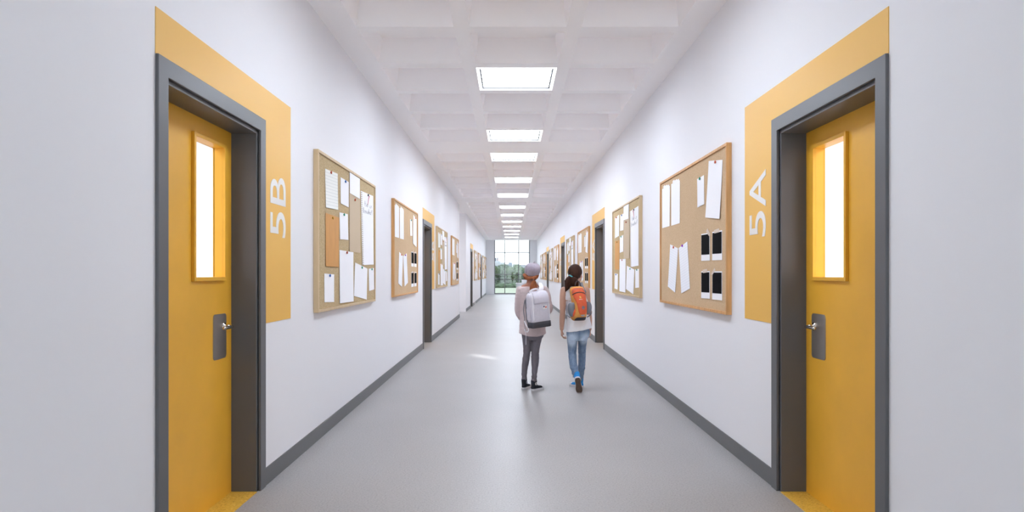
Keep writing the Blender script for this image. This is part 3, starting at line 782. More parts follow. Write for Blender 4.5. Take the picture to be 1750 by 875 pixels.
# ------------------------------------------------------------------ outside
GZ = -4.0
b = MB(); b.box(-600, 600, 45, 1500, GZ - 0.5, GZ); tag(b.build('ground_lawn', M['lawn']), 'pale green lawn outside the end window', 'lawn', kind='structure')
def tree(x, y, h, rw, dark, lab, seed):
    rnd = random.Random(seed); t = empty('leafy_tree', (x, y, GZ))
    tag(t, lab, 'tree', 'trees beyond the lawn')
    b = MB(); b.sweep([((x, y, GZ - 0.1), 0.32, 0.32), ((x + 0.1, y, GZ + h * 0.3), 0.22, 0.22), ((x - 0.1, y, GZ + h * 0.6), 0.12, 0.12)], 10, 3); b.build('trunk', M['bark'], t, smooth=True)
    b = MB(); zc = GZ + h * 0.53
    for q in range(26):
        a, e = rnd.uniform(0, 2 * PI), rnd.uniform(-1, 1); rr = math.sqrt(1 - e * e)
        c = Vector((x + rw * 0.68 * rr * math.cos(a), y + rw * 0.68 * rr * math.sin(a), zc + h * 0.33 * e))
        b.ell(c, [rnd.uniform(0.30, 0.46) * rw] * 2 + [rnd.uniform(0.12, 0.17) * h], 12, 8)
    o = remesh('crown', b, 0.30, M['leaf_dark'] if dark else M['leaf_mid'], t, 1, lambda co: 0.45 * noise.noise(co * 0.9) + 0.30 * noise.noise(co * 2.1))
    bm = bmesh.new(); bm.from_mesh(o.data); vv = [(v.co.copy(), v.normal.copy()) for v in bm.verts]
    for q in range(4200):                  # sprays of leaves standing off the crown
        co, nn = rnd.choice(vv); c = co + nn * rnd.uniform(-0.05, 0.42) + Vector((rnd.uniform(-.2, .2), rnd.uniform(-.2, .2), rnd.uniform(-.2, .2)))
        a_ = Vector((rnd.gauss(0, 1), rnd.gauss(0, 1), rnd.gauss(0, 1) * 0.6)).normalized(); b_ = a_.orthogonal().normalized(); s_ = rnd.uniform(0.10, 0.24)
        bm.faces.new([bm.verts.new(c + a_ * s_), bm.verts.new(c + b_ * s_ * 0.6), bm.verts.new(c - a_ * s_), bm.verts.new(c - b_ * s_ * 0.6)])
    bm.to_mesh(o.data); bm.free()
trees = [(-9.5, 276, 9.3, 3.6, 0, 'pale tree showing behind the dark tree in the window corner'), (-3.3, 295, 9.6, 3.4, 1, 'dark tree behind the two trees at the window corner'), (3.4, 285, 9.2, 3.4, 0, 'pale tree behind the rounded mid green tree'), (10.6, 297, 9.8, 3.5, 0, 'pale tree behind the tall dark tree'), (-5.6, 251, 8.4, 3.3, 1, 'dark green tree in the window corner above the lawn'), (-1.4, 262, 7.4, 2.6, 0, 'low pale green tree second from the window corner'),
         (1.6, 252, 8.2, 3.0, 0, 'rounded mid green tree in the middle of the window'), (4.6, 270, 6.6, 2.5, 1, 'short dark tree right of the rounded mid green tree'),
         (8.6, 244, 8.8, 3.0, 1, 'tall dark tree beside the mauve beret'), (-14.0, 258, 8.6, 4.0, 0, 'tree hidden behind the end wall towards the 5B side'), (16.5, 257, 8.8, 4.0, 1, 'tree hidden behind the end wall towards the 5A side')]
for i, a in enumerate(trees): tree(*a, 40 + i)
b = MB()
for q in range(60): b.ell((-32 + 64 * q / 59, 236 + 0.5 * math.sin(q * 2.3), GZ + 0.6 + 0.3 * math.sin(q * 1.7)), (1.0, 1.1, 1.1), 10, 7)
hg = remesh('hedge', b, 0.35, M['leaf_dark'], None, 1, lambda co: 0.35 * noise.noise(co * 1.1) + 0.2 * noise.noise(co * 2.7))
tag(hg, 'low dark hedge in front of the trees at the edge of the lawn', 'hedge', kind='stuff')
def building(name, x0, x1, y, h, m, lab, nx, nz, depth=18, steps=()):
    t = empty(name, ((x0 + x1) / 2, y, GZ)); tag(t, lab, 'building', 'buildings beyond the trees')
    b = MB(); b.box(x0, x1, y, y + depth, GZ, GZ + h)
    for sx0, sx1, sh in steps: b.box(sx0, sx1, y + 3, y + depth - 3, GZ + h, GZ + h + sh)
    b.build('walls', m, t)
    cw, chh = (x1 - x0) / nx, h / nz
    b = MB()
    for i in range(nx):
        for j in range(nz):
            if h - j * chh > h * 0.75: pass
            b.box(x0 + cw * (i + 0.25), x0 + cw * (i + 0.75), y - 0.15, y + 0.05, GZ + chh * (j + 0.3), GZ + chh * (j + 0.72))
    b.build('windows', M['bglass'], t)
# 600 m away: one pixel is 0.54 m
q = lambda x: (x - HX) * 600 / F
hh = lambda y: CAMH - GZ + (HY - y) * 600 / F
building('slab_tower', q(849.0), q(851.2), 600, hh(440), M['bpink'], 'narrow dull pink tower in the window corner above the trees', 2, 9)
building('slab_tower', q(845.8), q(847.6), 604, hh(440.5), M['bgrey'], 'narrow grey tower against the window frame above the trees', 2, 9)
building('white_block', q(839), q(862.5), 590, hh(448.5), M['bwhite'], 'low white block below the narrow dull pink tower', 8, 8, steps=((q(846), q(856), 1.2),))
building('grey_block', q(863.2), q(875.6), 600, hh(451.5), M['bgrey'], 'blue-grey block in the middle of the window', 6, 7, steps=((q(869), q(872.5), 1.6), (q(876) - 2.0, q(876) - 0.3, 1.5)))
building('white_slab', q(876), q(886.5), 602, hh(451.5), M['bwhite'], 'white block touching the blue-grey block', 5, 7, steps=((q(877), q(879), 1.4),))
building('white_house', q(887.5), q(899), 610, hh(452), M['bwhite'], 'white block beside the mauve beret', 5, 7)
building('white_terrace', q(899.5), q(930), 605, hh(454), M['bwhite'], 'long white block behind the mauve beret', 12, 7)

# ------------------------------------------------------------------ the two girls (seen from behind, walking away)
Y0 = 7.25
def g(zx, zy, dy=0.0):
    """a point measured on the photograph (3.24x enlargement whose corner is at 850, 430) at distance Y0 + dy."""
    y = Y0 + dy
    return Vector(((850 + zx / 3.24 - HX) * y / F, y, CAMH + (HY - 430 - zy / 3.24) * y / F))
def V(*a): return Vector(a)
def rz(a): return Matrix.Rotation(a, 3, 'Z')

def head(b, c, yaw, s=1.0):
    """head looking along +y turned by yaw (radians, positive to the left)."""
    m = rz(yaw)
    def e(p, r): b.ell(c + m @ (V(*p) * s), [q * s for q in r], 24, 16, m)
    e((0, -0.008, 0.012), (0.071, 0.088, 0.086)); e((0, 0.026, -0.045), (0.058, 0.064, 0.062)); e((0, 0.052, -0.084), (0.034, 0.036, 0.030))
    e((0, 0.088, -0.030), (0.010, 0.018, 0.018)); e((0, 0.078, -0.010), (0.007, 0.014, 0.028))
    e((0, 0.079, -0.062), (0.021, 0.010, 0.006)); e((0, 0.078, -0.071), (0.018, 0.010, 0.006))
    for sd in (-1, 1):
        e((sd * 0.070, -0.004, -0.022), (0.008, 0.017, 0.028)); e((sd * 0.036, 0.064, -0.040), (0.022, 0.018, 0.02)); e((sd * 0.03, 0.076, 0.012), (0.022, 0.010, 0.007))
def eyes(parent, c, yaw, s=1.0):
    m = rz(yaw)
    for sd in (-1, 1):
        b = MB(); b.ell(c + m @ (V(sd * 0.030, 0.0735, -0.008) * s), (0.0125, 0.010, 0.010), 12, 8); b.build('eye', M['eye'], parent, smooth=True)

def hand(b, wrist, d, nrm, thumb, s=0.86, curl=1.0):
    """palm and five separate fingers; d towards the fingertips, nrm the way the palm faces, thumb the thumb's side."""
    d, nrm = d.normalized(), nrm.normalized(); t = (thumb - d * thumb.dot(d)).normalized()
    b.sweep([(wrist - d * 0.02, 0.021 * s, 0.016 * s), (wrist + d * 0.012 * s, 0.022 * s, 0.014 * s), (wrist + d * 0.040 * s, 0.034 * s, 0.0135 * s), (wrist + d * 0.072 * s, 0.036 * s, 0.0115 * s)], 18, 4, nrm)
    for off, ln, a0 in ((0.0285, 0.92, 14), (0.0095, 1.0, 18), (-0.0095, 0.94, 24), (-0.0280, 0.76, 30)):
        p = wrist + d * (0.072 - 0.25 * abs(off)) * s + t * off * s; pts = [(p - d * 0.012 * s, 0.0078 * s, 0.0078 * s)]; a = math.radians(a0) * curl
        for L, r, da in ((0.040, 0.0076, 0), (0.026, 0.0070, 38), (0.020, 0.0060, 30)):
            a += math.radians(da) * curl
            pts.append((p + (d * math.cos(a) + nrm * math.sin(a)) * L * ln * s * 0.5, r * s, r * s)); p = p + (d * math.cos(a) + nrm * math.sin(a)) * L * ln * s
            pts.append((p, r * 0.94 * s, r * 0.94 * s))
        b.sweep(pts, 12, 3, nrm)
    p = wrist + d * 0.018 * s + t * 0.024 * s; q = (d * 0.72 + t * 0.62 + nrm * 0.30).normalized(); q2 = (d * 0.92 + t * 0.15 + nrm * 0.42).normalized()
    b.sweep([(p - q * 0.012 * s, 0.013 * s, 0.012 * s), (p + q * 0.022 * s, 0.0105 * s, 0.0105 * s), (p + q * 0.036 * s, 0.0088 * s, 0.0088 * s), (p + q * 0.036 * s + q2 * 0.027 * s, 0.0074 * s, 0.0074 * s)], 12, 3, nrm)

def shoe(parent, heel, yaw, pitch, upper, lace, high, star, L=0.225, tread=None, s=0.86, roll=0.0):
    """a lace-up canvas shoe; heel = ground point under the heel, toe along +y turned by yaw, heel lifted by pitch about the toe."""
    toe = V(0, L * 0.80, 0)
    m = Matrix.Translation(heel) @ Matrix.Rotation(yaw, 4, 'Z') @ Matrix.Translation(toe) @ Matrix.Rotation(roll, 4, 'Y') @ Matrix.Rotation(-pitch, 4, 'X') @ Matrix.Scale(s, 4) @ Matrix.Translation(-toe)
    k = L / 0.225
    half = [(0.0, -0.004), (0.020, 0.0), (0.030, 0.014), (0.033, 0.035), (0.031, 0.075), (0.034, 0.115), (0.039, 0.150), (0.038, 0.180), (0.030, 0.205), (0.016, 0.220), (0.0, 0.225)]
    raw = [(x * k, y * k) for x, y in half] + [(-x * k, y * k) for x, y in half[-2:0:-1]]; out = []
    for i in range(len(raw)):          # smooth outline
        a, c, d, e = [Vector(raw[(i + q) % len(raw)]) for q in (-1, 0, 1, 2)]
        for t in (0, 0.33, 0.67): out.append(tuple(0.5 * ((2 * c) + (d - a) * t + (2 * a - 5 * c + 4 * d - e) * t * t + (3 * c - a - 3 * d + e) * t ** 3)))
    b = MB(m)
    bb = []
    b.sweep([(V(0, 0.018, 0.038), 0.025, 0.030), (V(0, 0.05, 0.042), 0.029, 0.036), (V(0, 0.10, 0.040), 0.029, 0.034), (V(0, 0.145, 0.032), 0.033, 0.026), (V(0, 0.185, 0.027), 0.032, 0.021), (V(0, 0.208, 0.022), 0.020, 0.015)], 18, 4, (0, 0, 1))
    if high: b.sweep([(V(0, 0.044, 0.035), 0.033, 0.040), (V(0, 0.044, 0.075), 0.034, 0.044), (V(0, 0.042, 0.110), 0.036, 0.046), (V(0, 0.042, 0.134), 0.037, 0.047)], 18, 4, (0, 1, 0), dome=False)
    up = remesh('shoe', b, 0.0045, M[upper], parent, 4)
    b = MB(m); b.prism(out, lambda x, y, n: (x, y, n), 0.004, 0.026); b.build('midsole', M['rubber_white'], up, bevel=0.003)
    b = MB(m); b.prism([(x * 0.95, 0.006 + y * 0.96) for x, y in out], lambda x, y, n: (x, y, n), 0.0, 0.005); b.build('outsole', M[tread or 'rubber_white'], up)
    b = MB(m); b.ell((0, 0.184 * k, 0.030), (0.034, 0.034, 0.021), 20, 10); b.build('toe_cap', M['rubber_white'], up, smooth=True)
    for q in range(4):
        y, z = 0.096 + q * 0.019, 0.0775 - q * 0.0075
        b = MB(m); b.sweep([(V(-0.022, y + 0.004, z - 0.014), 0.0028, 0.0022), (V(-0.010, y, z - 0.001), 0.0028, 0.0022), (V(0.010, y, z - 0.001), 0.0028, 0.0022), (V(0.022, y + 0.004, z - 0.014), 0.0028, 0.0022)], 8, 3, (0, 0, 1)); b.build('lace', M[lace], up, smooth=True)
    if star:
        for sd in (star,):
            c = V(sd * 0.0355, 0.042, 0.092); b = MB(m); b.lathe([(0.019, 0), (0.019, 0.0025)], c, (sd, 0, 0), 24); pt = b.build('ankle_patch', M['rubber_white'], up)
            b = MB(m); o = []
            for q in range(10):
                r = 0.012 if q % 2 == 0 else 0.005; a = PI / 2 + q * PI / 5; o.append((r * math.cos(a), r * math.sin(a)))
            b.prism(o, lambda y, z, n: (c.x + sd * (0.0026 + n), c.y + y, c.z + z), 0, 0.0008); b.build('star', M['navy'], up)
    return up

def fold(sx, amp, fr=(6, 6, 18), off=0.0):
    return lambda co: amp * noise.noise(Vector((co.x * fr[0] + off, co.y * fr[1], co.z * fr[2]))) + amp * 0.5 * noise.noise(Vector((co.x * 22 + off, co.y * 22, co.z * 40)))

# ---- girl in the beret
G1 = empty('person', (g(190, 0).x, Y0, 0))
tag(G1, 'person in a mauve beret, dusty pink sweater and dark grey jeans, seen from behind', 'person', 'girls walking down the corridor')
hc = V(g(188, 114, 0.02).x, Y0 + 0.02, 1.306); yaw1 = -0.10
legs1 = {'l': [(g(163, 448, 0.0), .060, .078), (g(164, 480, .0), .055, .070), (g(164, 512, .01), .047, .060), (g(163, 560, .02), .041, .049), (g(157, 605, .03), .040, .047), (g(151, 645, .035), .034, .042), (g(149, 680, .04), .030, .035), (g(149, 702, .045), .0305, .037), (g(149, 711, .045), .034, .041)],
         'r': [(g(222, 448, 0.0), .068, .080), (g(217, 480, .0), .060, .072), (g(212, 512, -.01), .054, .062), (g(209, 560, -.02), .045, .050), (g(209, 605, -.035), .044, .048), (g(207, 650, -.045), .035, .042), (g(204, 690, -.05), .029, .035), (g(203, 709, -.05), .0305, .037), (g(203, 718, -.05), .034, .041)]}
armL1 = [(g(126, 212, 0), .046, .050), (g(121, 240, .0), .043, .048), (g(117, 285, .015), .040, .045), (g(115, 328, .035), .040, .044), (g(124, 354, .075), .038, .041), (g(142, 376, .15), .036, .037), (g(166, 372, .22), .034, .034)]
armR1 = [(g(262, 212, 0), .046, .050), (g(273, 240, 0), .044, .048), (g(280, 280, 0), .042, .045), (g(286, 312, .01), .043, .045), (g(280, 330, .05), .040, .041), (g(262, 346, .14), .036, .037), (g(236, 352, .22), .034, .034)]
b = MB(); head(b, hc, yaw1)
b.sweep([(hc + V(0, -0.012, -0.05), .050, .052), (g(187, 168, 0), .050, .048), (g(187, 184, -.005), .064, .056), (g(189, 205, -.005), .100, .066)], 20, 4)
b.stack([(g(185, 176).x, Y0, g(190, 177).z, .058, .05), (g(183, 184).x, Y0, g(190, 184).z, .088, .056), (g(185, 190).x, Y0, g(190, 191).z, .108, .060), (g(190, 205).x, Y0, g(190, 205).z, .125, .068), (g(191, 260).x, Y0, g(190, 260).z, .125, .080), (g(195, 340).x, Y0, g(190, 340).z, .115, .080), (g(196, 430).x, Y0, g(190, 430).z, .120, .090), (g(196, 470).x, Y0, g(190, 470).z, .11, .085)], 30)
for k_ in 'lr': b.sweep([(c, a * .80, d * .80) for c, a, d in legs1[k_]] + [(legs1[k_][-1][0] - V(0, 0, 0.04), .020, .024)], 16, 3)
for arm, th, dd in ((armL1, V(0, 0, 1), V(0.75, 0.5, 0.25)), (armR1, V(0, 0, 1), V(-0.75, 0.45, 0.25))):
    b.sweep([(c, a * .72, d * .72) for c, a, d in arm], 16, 3)
    hand(b, arm[-1][0] + dd.normalized() * 0.01, dd, V(0, -1, -0.1), th, 0.86, 1.1)
body = remesh('body', b, 0.0036, M['skin1'], G1, 3)
eyes(G1, hc, yaw1)
# sweater with sleeves, one piece
b = MB()
rows = [(184, 193, .100, .062), (187, 197, .128, .072), (190, 205, .150, .082), (191, 225, .158, .090), (194, 265, .148, .096), (195, 320, .142, .098), (195, 370, .142, .103), (195, 420, .147, .110), (195, 440, .152, .114), (195, 450, .154, .115)]
b.stack([(g(zx, zy).x, Y0, g(zx, zy).z, rx, ry) for zx, zy, rx, ry in rows], 40, 2.2, 4)
for arm in (armL1, armR1): b.sweep([(c, a, d) for c, a, d in arm], 20, 4, dome=True)
for zx in (128, 258): b.ell(g(zx, 213), (.05, .056, .045), 18, 12)
sw = remesh('sweater', b, 0.005, M['sweater'], G1, 6, fold(1, 0.005, (6, 6, 9)))
for vtx in sw.data.vertices:           # the hem sags at the back
    k_ = max(0.0, min(1.0, (0.80 - vtx.co.z) / 0.15)); u_ = max(0.0, 1 - ((vtx.co.x - 0.01) / 0.155) ** 2)
    if abs(vtx.co.y) < 0.2: vtx.co.z -= 0.034 * k_ * k_ * u_ * max(0.0, min(1.0, 0.5 - vtx.co.y / 0.12))
b = MB()
for k_ in 'lr': b.sweep(legs1[k_], 20, 5, dome=False)
b.stack([(g(196, 470).x, Y0, g(190, 488).z, .085, .085), (g(196, 470).x, Y0, g(190, 470).z, .118, .096), (g(196, 450).x, Y0, g(190, 440).z, .128, .098), (g(196, 430).x, Y0, g(190, 425).z, .122, .092)], 30)
def creases(co):
    z = co.z; k = math.exp(-((z - 0.40) / 0.05) ** 2) + 1.1 * math.exp(-((z - 0.15) / 0.05) ** 2) + 0.25
    return 0.0042 * k * noise.noise(Vector((co.x * 9, co.y * 9, z * 55))) + 0.0015 * noise.noise(Vector((co.x * 30, co.y * 30, z * 30)))
remesh('jeans', b, 0.005, M['leggings'], G1, 5, creases)
# beret with stem
tilt = Matrix.Rotation(math.radians(9), 3, 'Y') @ Matrix.Rotation(math.radians(14), 3, 'X')
bc = V(g(194, 108, 0.0).x, Y0 + 0.0, g(194, 104).z)
b = MB()
prof = [(.066, -.066), (.075, -.064), (.078, -.052), (.085, -.034), (.0905, .000), (.088, .036), (.074, .064), (.045, .080), (.014, .085), (.001, .0855)]
b.ring([[bc + tilt @ V(r * math.cos(a) * (1 + .02 * math.sin(3 * a + h * 30)), r * 1.05 * math.sin(a), h + .004 * math.sin(2 * a)) for a in [2 * PI * j / 48 for j in range(48)]] for r, h in prof])
be = b.build('beret', M['beret'], G1, smooth=True, subsurf=1)
b = MB(); tp = bc + tilt @ V(.0, 0, .082); b.sweep([(tp, .005, .005), (tp + V(.004, 0, .010), .004, .004), (tp + V(.012, 0, .019), .003, .003)], 10, 3); b.build('stem', M['beret'], be, smooth=True)
b = MB(); b.ring([[bc + tilt @ V((.0765 + q) * math.cos(a), (.0800 + q) * math.sin(a), h) for a in [2 * PI * j / 48 for j in range(48)]] for q, h in ((-.006, -.070), (.0015, -.069), (.003, -.062), (.0015, -.055), (-.004, -.054))]); b.build('band', M['beret'], be, smooth=True)
# auburn hair rolled under the beret and a low ponytail
b = MB(); b.ell(hc + V(0, -0.014, 0.004), (.074, .082, .080), 28, 18)
b.sweep([(g(150, 132, .0), .020, .026), (g(160, 145, -.062), .023, .024), (g(186, 148, -.086), .024, .022), (g(212, 144, -.068), .022, .022), (g(222, 130, -.01), .018, .024)], 18, 5)
hr = remesh('hair', b, 0.005, M['hair1'], G1, 3, lambda co: 0.0008 * math.sin(co.z * 420 + 60 * co.x + 5 * noise.noise(co * 14)))
b = MB(); b.sweep([(g(201, 148, -.098), .014, .014), (g(201, 158, -.108), .013, .013), (g(202, 172, -.113), .030, .020), (g(201, 192, -.113), .042, .022), (g(200, 212, -.112), .043, .021), (g(202, 234, -.110), .034, .018), (g(203, 250, -.108), .015, .010)], 28, 5)
b = remesh('ponytail', b, 0.004, M['hair1'], hr, 2, lambda co: 0.0015 * math.sin(co.x * 420 + 4 * noise.noise(co * 12)))
b = MB(); b.sweep([(g(189, 156, -.108), .004, .005), (g(201, 157, -.124), .004, .005), (g(213, 155, -.108), .004, .005)], 10, 4); b.build('hair_tie', M['bag_dark'], hr, smooth=True)
def ground(p): return V(p.x, p.y, 0.0)
def heel_at(ankle, yaw, s=0.86, L=0.225):     # heel point that puts the shoe's shaft round the ankle
    o = rz(yaw) @ V(0, L * 0.80 * (1 - s) + 0.043 * s, 0); return V(ankle.x - o.x, ankle.y - o.y, 0)
shoe(G1, heel_at(legs1['l'][-1][0], -0.45), -0.45, 0, 'black_canvas', 'lace_white', True, 1)
shoe(G1, heel_at(legs1['r'][-1][0], -0.75), -0.75, 0, 'black_canvas', 'lace_white', True, 1)

# ---- her pale backpack, hung on the right shoulder
psi = math.radians(27)
base = V(g(233, 400, -.21).x, Y0 - .212, 0.718)
BM = Matrix.Translation(base) @ Matrix.Rotation(psi, 4, 'Z') @ Matrix.Rotation(math.radians(-5.5), 4, 'Y')
B1 = empty('backpack', base, 0)
tag(B1, 'pale lilac square backpack with charcoal base on the shoulder of the girl in the beret', 'backpack', 'backpacks on the girls')
def rsec(w_, d_, z, r, oy=0.0, n=6): return [V(x, y + oy, z) for x, y in rounded(w_, d_, r, n)]
b = MB(BM)
b.ring([rsec(.212, .118, .052, .03), rsec(.226, .132, .060, .036), rsec(.230, .140, .12, .038), rsec(.232, .142, .20, .040), rsec(.230, .140, .28, .040), rsec(.224, .134, .33, .040, .001), rsec(.214, .122, .358, .040, .004), rsec(.190, .098, .374, .038, .008), rsec(.14, .06, .380, .026, .010)])
bag = b.build('main_compartment', M['bag_white'], B1, smooth=True)
b = MB(BM)   # lid: laid over the top, hanging down the outer face to an overhanging edge
def lid(u, v):
    x = -0.083 + 0.190 * u
    path = [(-.0755, .262), (-.0765, .285), (-.0740, .318), (-.066, .345), (-.052, .366), (-.025, .3845), (.02, .389), (.055, .382)]
    f = v * (len(path) - 1); i = min(int(f), len(path) - 2); t = f - i
    y, z = path[i][0] * (1 - t) + path[i + 1][0] * t, path[i][1] * (1 - t) + path[i + 1][1] * t
    e = abs(u - 0.5) * 2
    return (x, y + 0.006 * e ** 6, z - 0.004 * e ** 6)
b.grid(lid, 14, 21, False); b.build('lid', M['bag_white'], bag, smooth=True, solid=0.006)
b = MB(BM); b.ring([rsec(.222, .130, .0, .03), rsec(.238, .148, .004, .036), rsec(.240, .150, .030, .038), rsec(.239, .149, .060, .038), rsec(.234, .144, .064, .038)]); b.build('base', M['bag_dark'], B1, smooth=True, bevel=0.002)
b = MB(BM); b.ring([rsec(.200, .022, .05, .010, .081), rsec(.214, .030, .08, .014, .082), rsec(.214, .030, .29, .014, .082), rsec(.19, .022, .325, .010, .080)]); b.build('back_pad', M['bag_pad'], B1, smooth=True)
for sx in (-1, 1):      # white piping down both outer corners
    b = MB(BM); xx = sx * 0.098
    b.sweep([(V(xx, -.0695, .09), .0048, .0048), (V(xx, -.0715, .14), .0052, .0052), (V(xx, -.0725, .20), .0052, .0052), (V(xx, -.0705, .28), .0052, .0052), (V(xx * .97, -.064, .335), .0052, .0052), (V(xx * .92, -.044, .366), .0052, .0052), (V(xx * .86, -.012, .381), .0048, .0048)], 10, 4, (1, 0, 0)); b.build('piping', M['bag_trim'], bag, smooth=True)
b = MB(BM); b.sweep([(V(-.082, .0, .376), .010, .0045), (V(-.080, -.004, .396), .011, .0045), (V(-.055, -.006, .408), .012, .0045), (V(-.015, -.006, .414), .012, .0045), (V(.012, -.004, .408), .011, .0045), (V(.018, .0, .386), .010, .0045)], 12, 5, (0, 1, 0)); b.build('carry_handle', M['bag_trim'], B1, smooth=True)
b = MB(BM); b.prism([(x - .1165, z + .135) for x, z in ()] or rounded(.085, .13, .012), lambda y, z, n: (-.1155 - n, y + .002, z + .15), 0, .004); b.build('side_pocket', M['bag_white'], bag, bevel=.0015)
# patch with two dots
pc = (.048, .217)
b = MB(BM); b.prism(rounded(.052, .042, .003), lambda x, z, n: (pc[0] + x, -.0705 - n, pc[1] + z), 0, .0016); pa = b.build('badge', M['letter'], bag)
for dx, dz, mm in ((-.0115, .005, 'navy'), (.0115, -.003, 'redprint')):
    b = MB(BM); b.prism([(.0092 * math.cos(2 * PI * q / 6 + .4), .0100 * math.sin(2 * PI * q / 6 + .4)) for q in range(6)], lambda x, z, n: (pc[0] + dx + x, -.0721 - n, pc[1] + dz + z), 0, .0008); b.build('badge_dot', M[mm], bag)
b = MB(BM); b.sweep([(V(-.088, -.0745, .262), .0022, .0022), (V(-.0885, -.077, .24), .0028, .0018), (V(-.087, -.077, .215), .0022, .0018)], 8, 3); b.build('zip_pull', M['bag_trim'], bag, smooth=True)
# strap over the shoulder and down the front
b = MB()
sp = [(BM @ V(.045, .070, .34), .027, .006), (g(243, 204, -.112), .027, .005), (g(239, 183, -.076), .027, .005), (g(234, 172, -.01), .026, .005), (g(233, 180, .070), .026, .005), (g(240, 222, .128), .026, .005), (g(236, 290, .136), .024, .005), (g(231, 350, .132), .016, .0045), (g(242, 388, .126), .012, .004), (g(276, 398, .06), .011, .003), (g(284, 399, -.02), .011, .003), (g(278, 400, -.08), .011, .003), (BM @ V(.09, .080, .05), .012, .003)]
b.sweep(sp, 14, 5, (0, 1, 0)); b.build('shoulder_strap', M['bag_trim'], B1, smooth=True)
# loose strap on the other side
lw = BM @ V(-.112, .078, .045)
b = MB(); b.sweep([(BM @ V(-.108, .082, .30), .012, .005), (BM @ V(-.128, .094, .20), .014, .005), (BM @ V(-.124, .092, .10), .012, .004), (g(149, 388, -.20), .009, .003), (g(152, 412, -.21), .008, .003), (g(158, 440, -.215), .007, .002)], 12, 4, (1, 0, 0)); b.build('loose_strap', M['bag_pad'], B1, smooth=True)
b = MB(); b.sweep([(g(150, 385, -.215), .006, .002), (g(158, 405, -.222), .006, .002), (g(170, 425, -.225), .006, .002), (g(172, 438, -.222), .006, .002), (g(163, 446, -.216), .006, .002), (g(158, 440, -.214), .006, .002), (g(150, 430, -.212), .006, .002), (g(153, 442, -.212), .006, .002), (g(158, 456, -.20), .0065, .002), (g(158, 515, -.19), .0070, .002)], 10, 4, (0, 1, 0)); b.build('strap_end', M['bag_trim'], B1, smooth=True)

# ---- girl with the orange backpack
G2 = empty('person', (g(448, 0).x, Y0, 0))
tag(G2, 'person in a white tank top and blue jeans with a dark brown ponytail, mid-stride', 'person', 'girls walking down the corridor')
hc2 = V(g(433, 118, 0.02).x, Y0 + 0.015, 1.300); yaw2 = -0.5
legs2 = {'l': [(g(417, 448, -.005), .064, .080), (g(415, 482, -.01), .061, .078), (g(415, 512, -.012), .055, .067), (g(415, 555, -.018), .047, .055), (g(417, 590, -.04), .045, .052), (g(422, 632, -.085), .043, .049), (g(430, 664, -.115), .038, .042), (g(434, 682, -.128), .036, .040), (g(436, 694, -.133), .037, .042)],
         'r': [(g(474, 442, .005), .065, .080), (g(472, 478, .02), .055, .076), (g(470, 510, .045), .049, .064), (g(468, 560, .085), .043, .052), (g(468, 600, .11), .042, .050), (g(466, 645, .135), .040, .046), (g(462, 685, .155), .034, .037), (g(459, 714, .165), .032, .036)]}
armL2 = [(g(370, 216, 0), .044, .048), (g(365, 242, -.005), .040, .043), (g(362, 290, -.01), .035, .037), (g(361, 338, -.01), .031, .034), (g(359, 372, .0), .031, .032), (g(357, 405, .015), .026, .026), (g(356, 430, .025), .021, .018)]
armR2 = [(g(490, 216, 0), .044, .048), (g(494, 242, -.005), .040, .043), (g(500, 290, -.005), .035, .037), (g(506, 338, .0), .031, .034), (g(509, 372, .015), .031, .032), (g(511, 405, .03), .026, .026), (g(511, 430, .04), .021, .018)]
b = MB(); head(b, hc2, yaw2, 0.98)
b.sweep([(hc2 + V(0, -0.012, -0.05), .046, .05), (g(433, 172, 0), .043, .044), (g(434, 190, -.005), .050, .050), (g(432, 206, -.005), .085, .058)], 20, 4)
b.stack([(g(431, 198).x, Y0, g(430, 198).z, .07, .048), (g(431, 210).x, Y0, g(430, 208).z, .115, .062), (g(432, 235).x, Y0, g(430, 232).z, .120, .074), (g(440, 280).x, Y0, g(430, 280).z, .112, .078), (g(446, 340).x, Y0, g(430, 340).z, .105, .076), (g(446, 420).x, Y0, g(430, 420).z, .118, .088), (g(446, 462).x, Y0, g(430, 462).z, .11, .085)], 30)
for zx in (372, 488): b.ell(g(zx, 218), (.046, .050, .046), 18, 12)
for k_ in 'lr': b.sweep([(c, a * .80, d * .80) for c, a, d in legs2[k_][:-1]], 16, 3)
b.sweep(armL2, 18, 4); b.sweep(armR2, 18, 4)
hand(b, armL2[-1][0] + V(0, 0, -.006), V(0.06, 0.10, -1), V(1, -0.35, 0), V(0.1, 1, 0), 0.86, 1.25)
hand(b, armR2[-1][0] + V(0, 0, -.006), V(-0.05, 0.10, -1), V(-1, -0.3, 0), V(-0.1, 1, 0), 0.86, 1.1)
remesh('body', b, 0.0036, M['skin2'], G2, 3)
eyes(G2, hc2, yaw2, 0.98)
# racer-back tank top
b = MB()
rows = [(440, 240, .080, .083), (442, 255, .112, .089), (444, 275, .122, .092), (446, 310, .121, .093), (447, 350, .124, .096), (448, 390, .132, .104), (450, 420, .139, .112), (451, 441, .142, .116)]
b.stack([(g(zx, zy).x, Y0, g(zx, zy).z, rx, ry) for zx, zy, rx, ry in rows], 40, 2.15, 4)
for pts in ([(394, 268, -.072), (397, 238, -.080), (401, 214, -.074), (404, 202, -.042), (404, 199, .0), (403, 214, .060), (403, 245, .080)], [(476, 262, -.070), (468, 235, -.078), (462, 214, -.072), (461, 203, -.040), (461, 200, .0), (466, 215, .060), (470, 245, .080)]):
    b.sweep([(g(*p), .040, .010) for p in pts], 14, 4)
b.sweep([(g(418, 262, -.085), .05, .010), (g(428, 235, -.085), .042, .010), (g(434, 212, -.070), .034, .010)], 14, 4)
def tankfold(co): return 0.005 * noise.noise(Vector((co.x * 12, co.y * 8, co.z * 7))) + 0.003 * noise.noise(Vector((co.x * 25, co.y * 25, co.z * 12)))
tk = remesh('tank_top', b, 0.0055, M['tank'], G2, 7, tankfold)
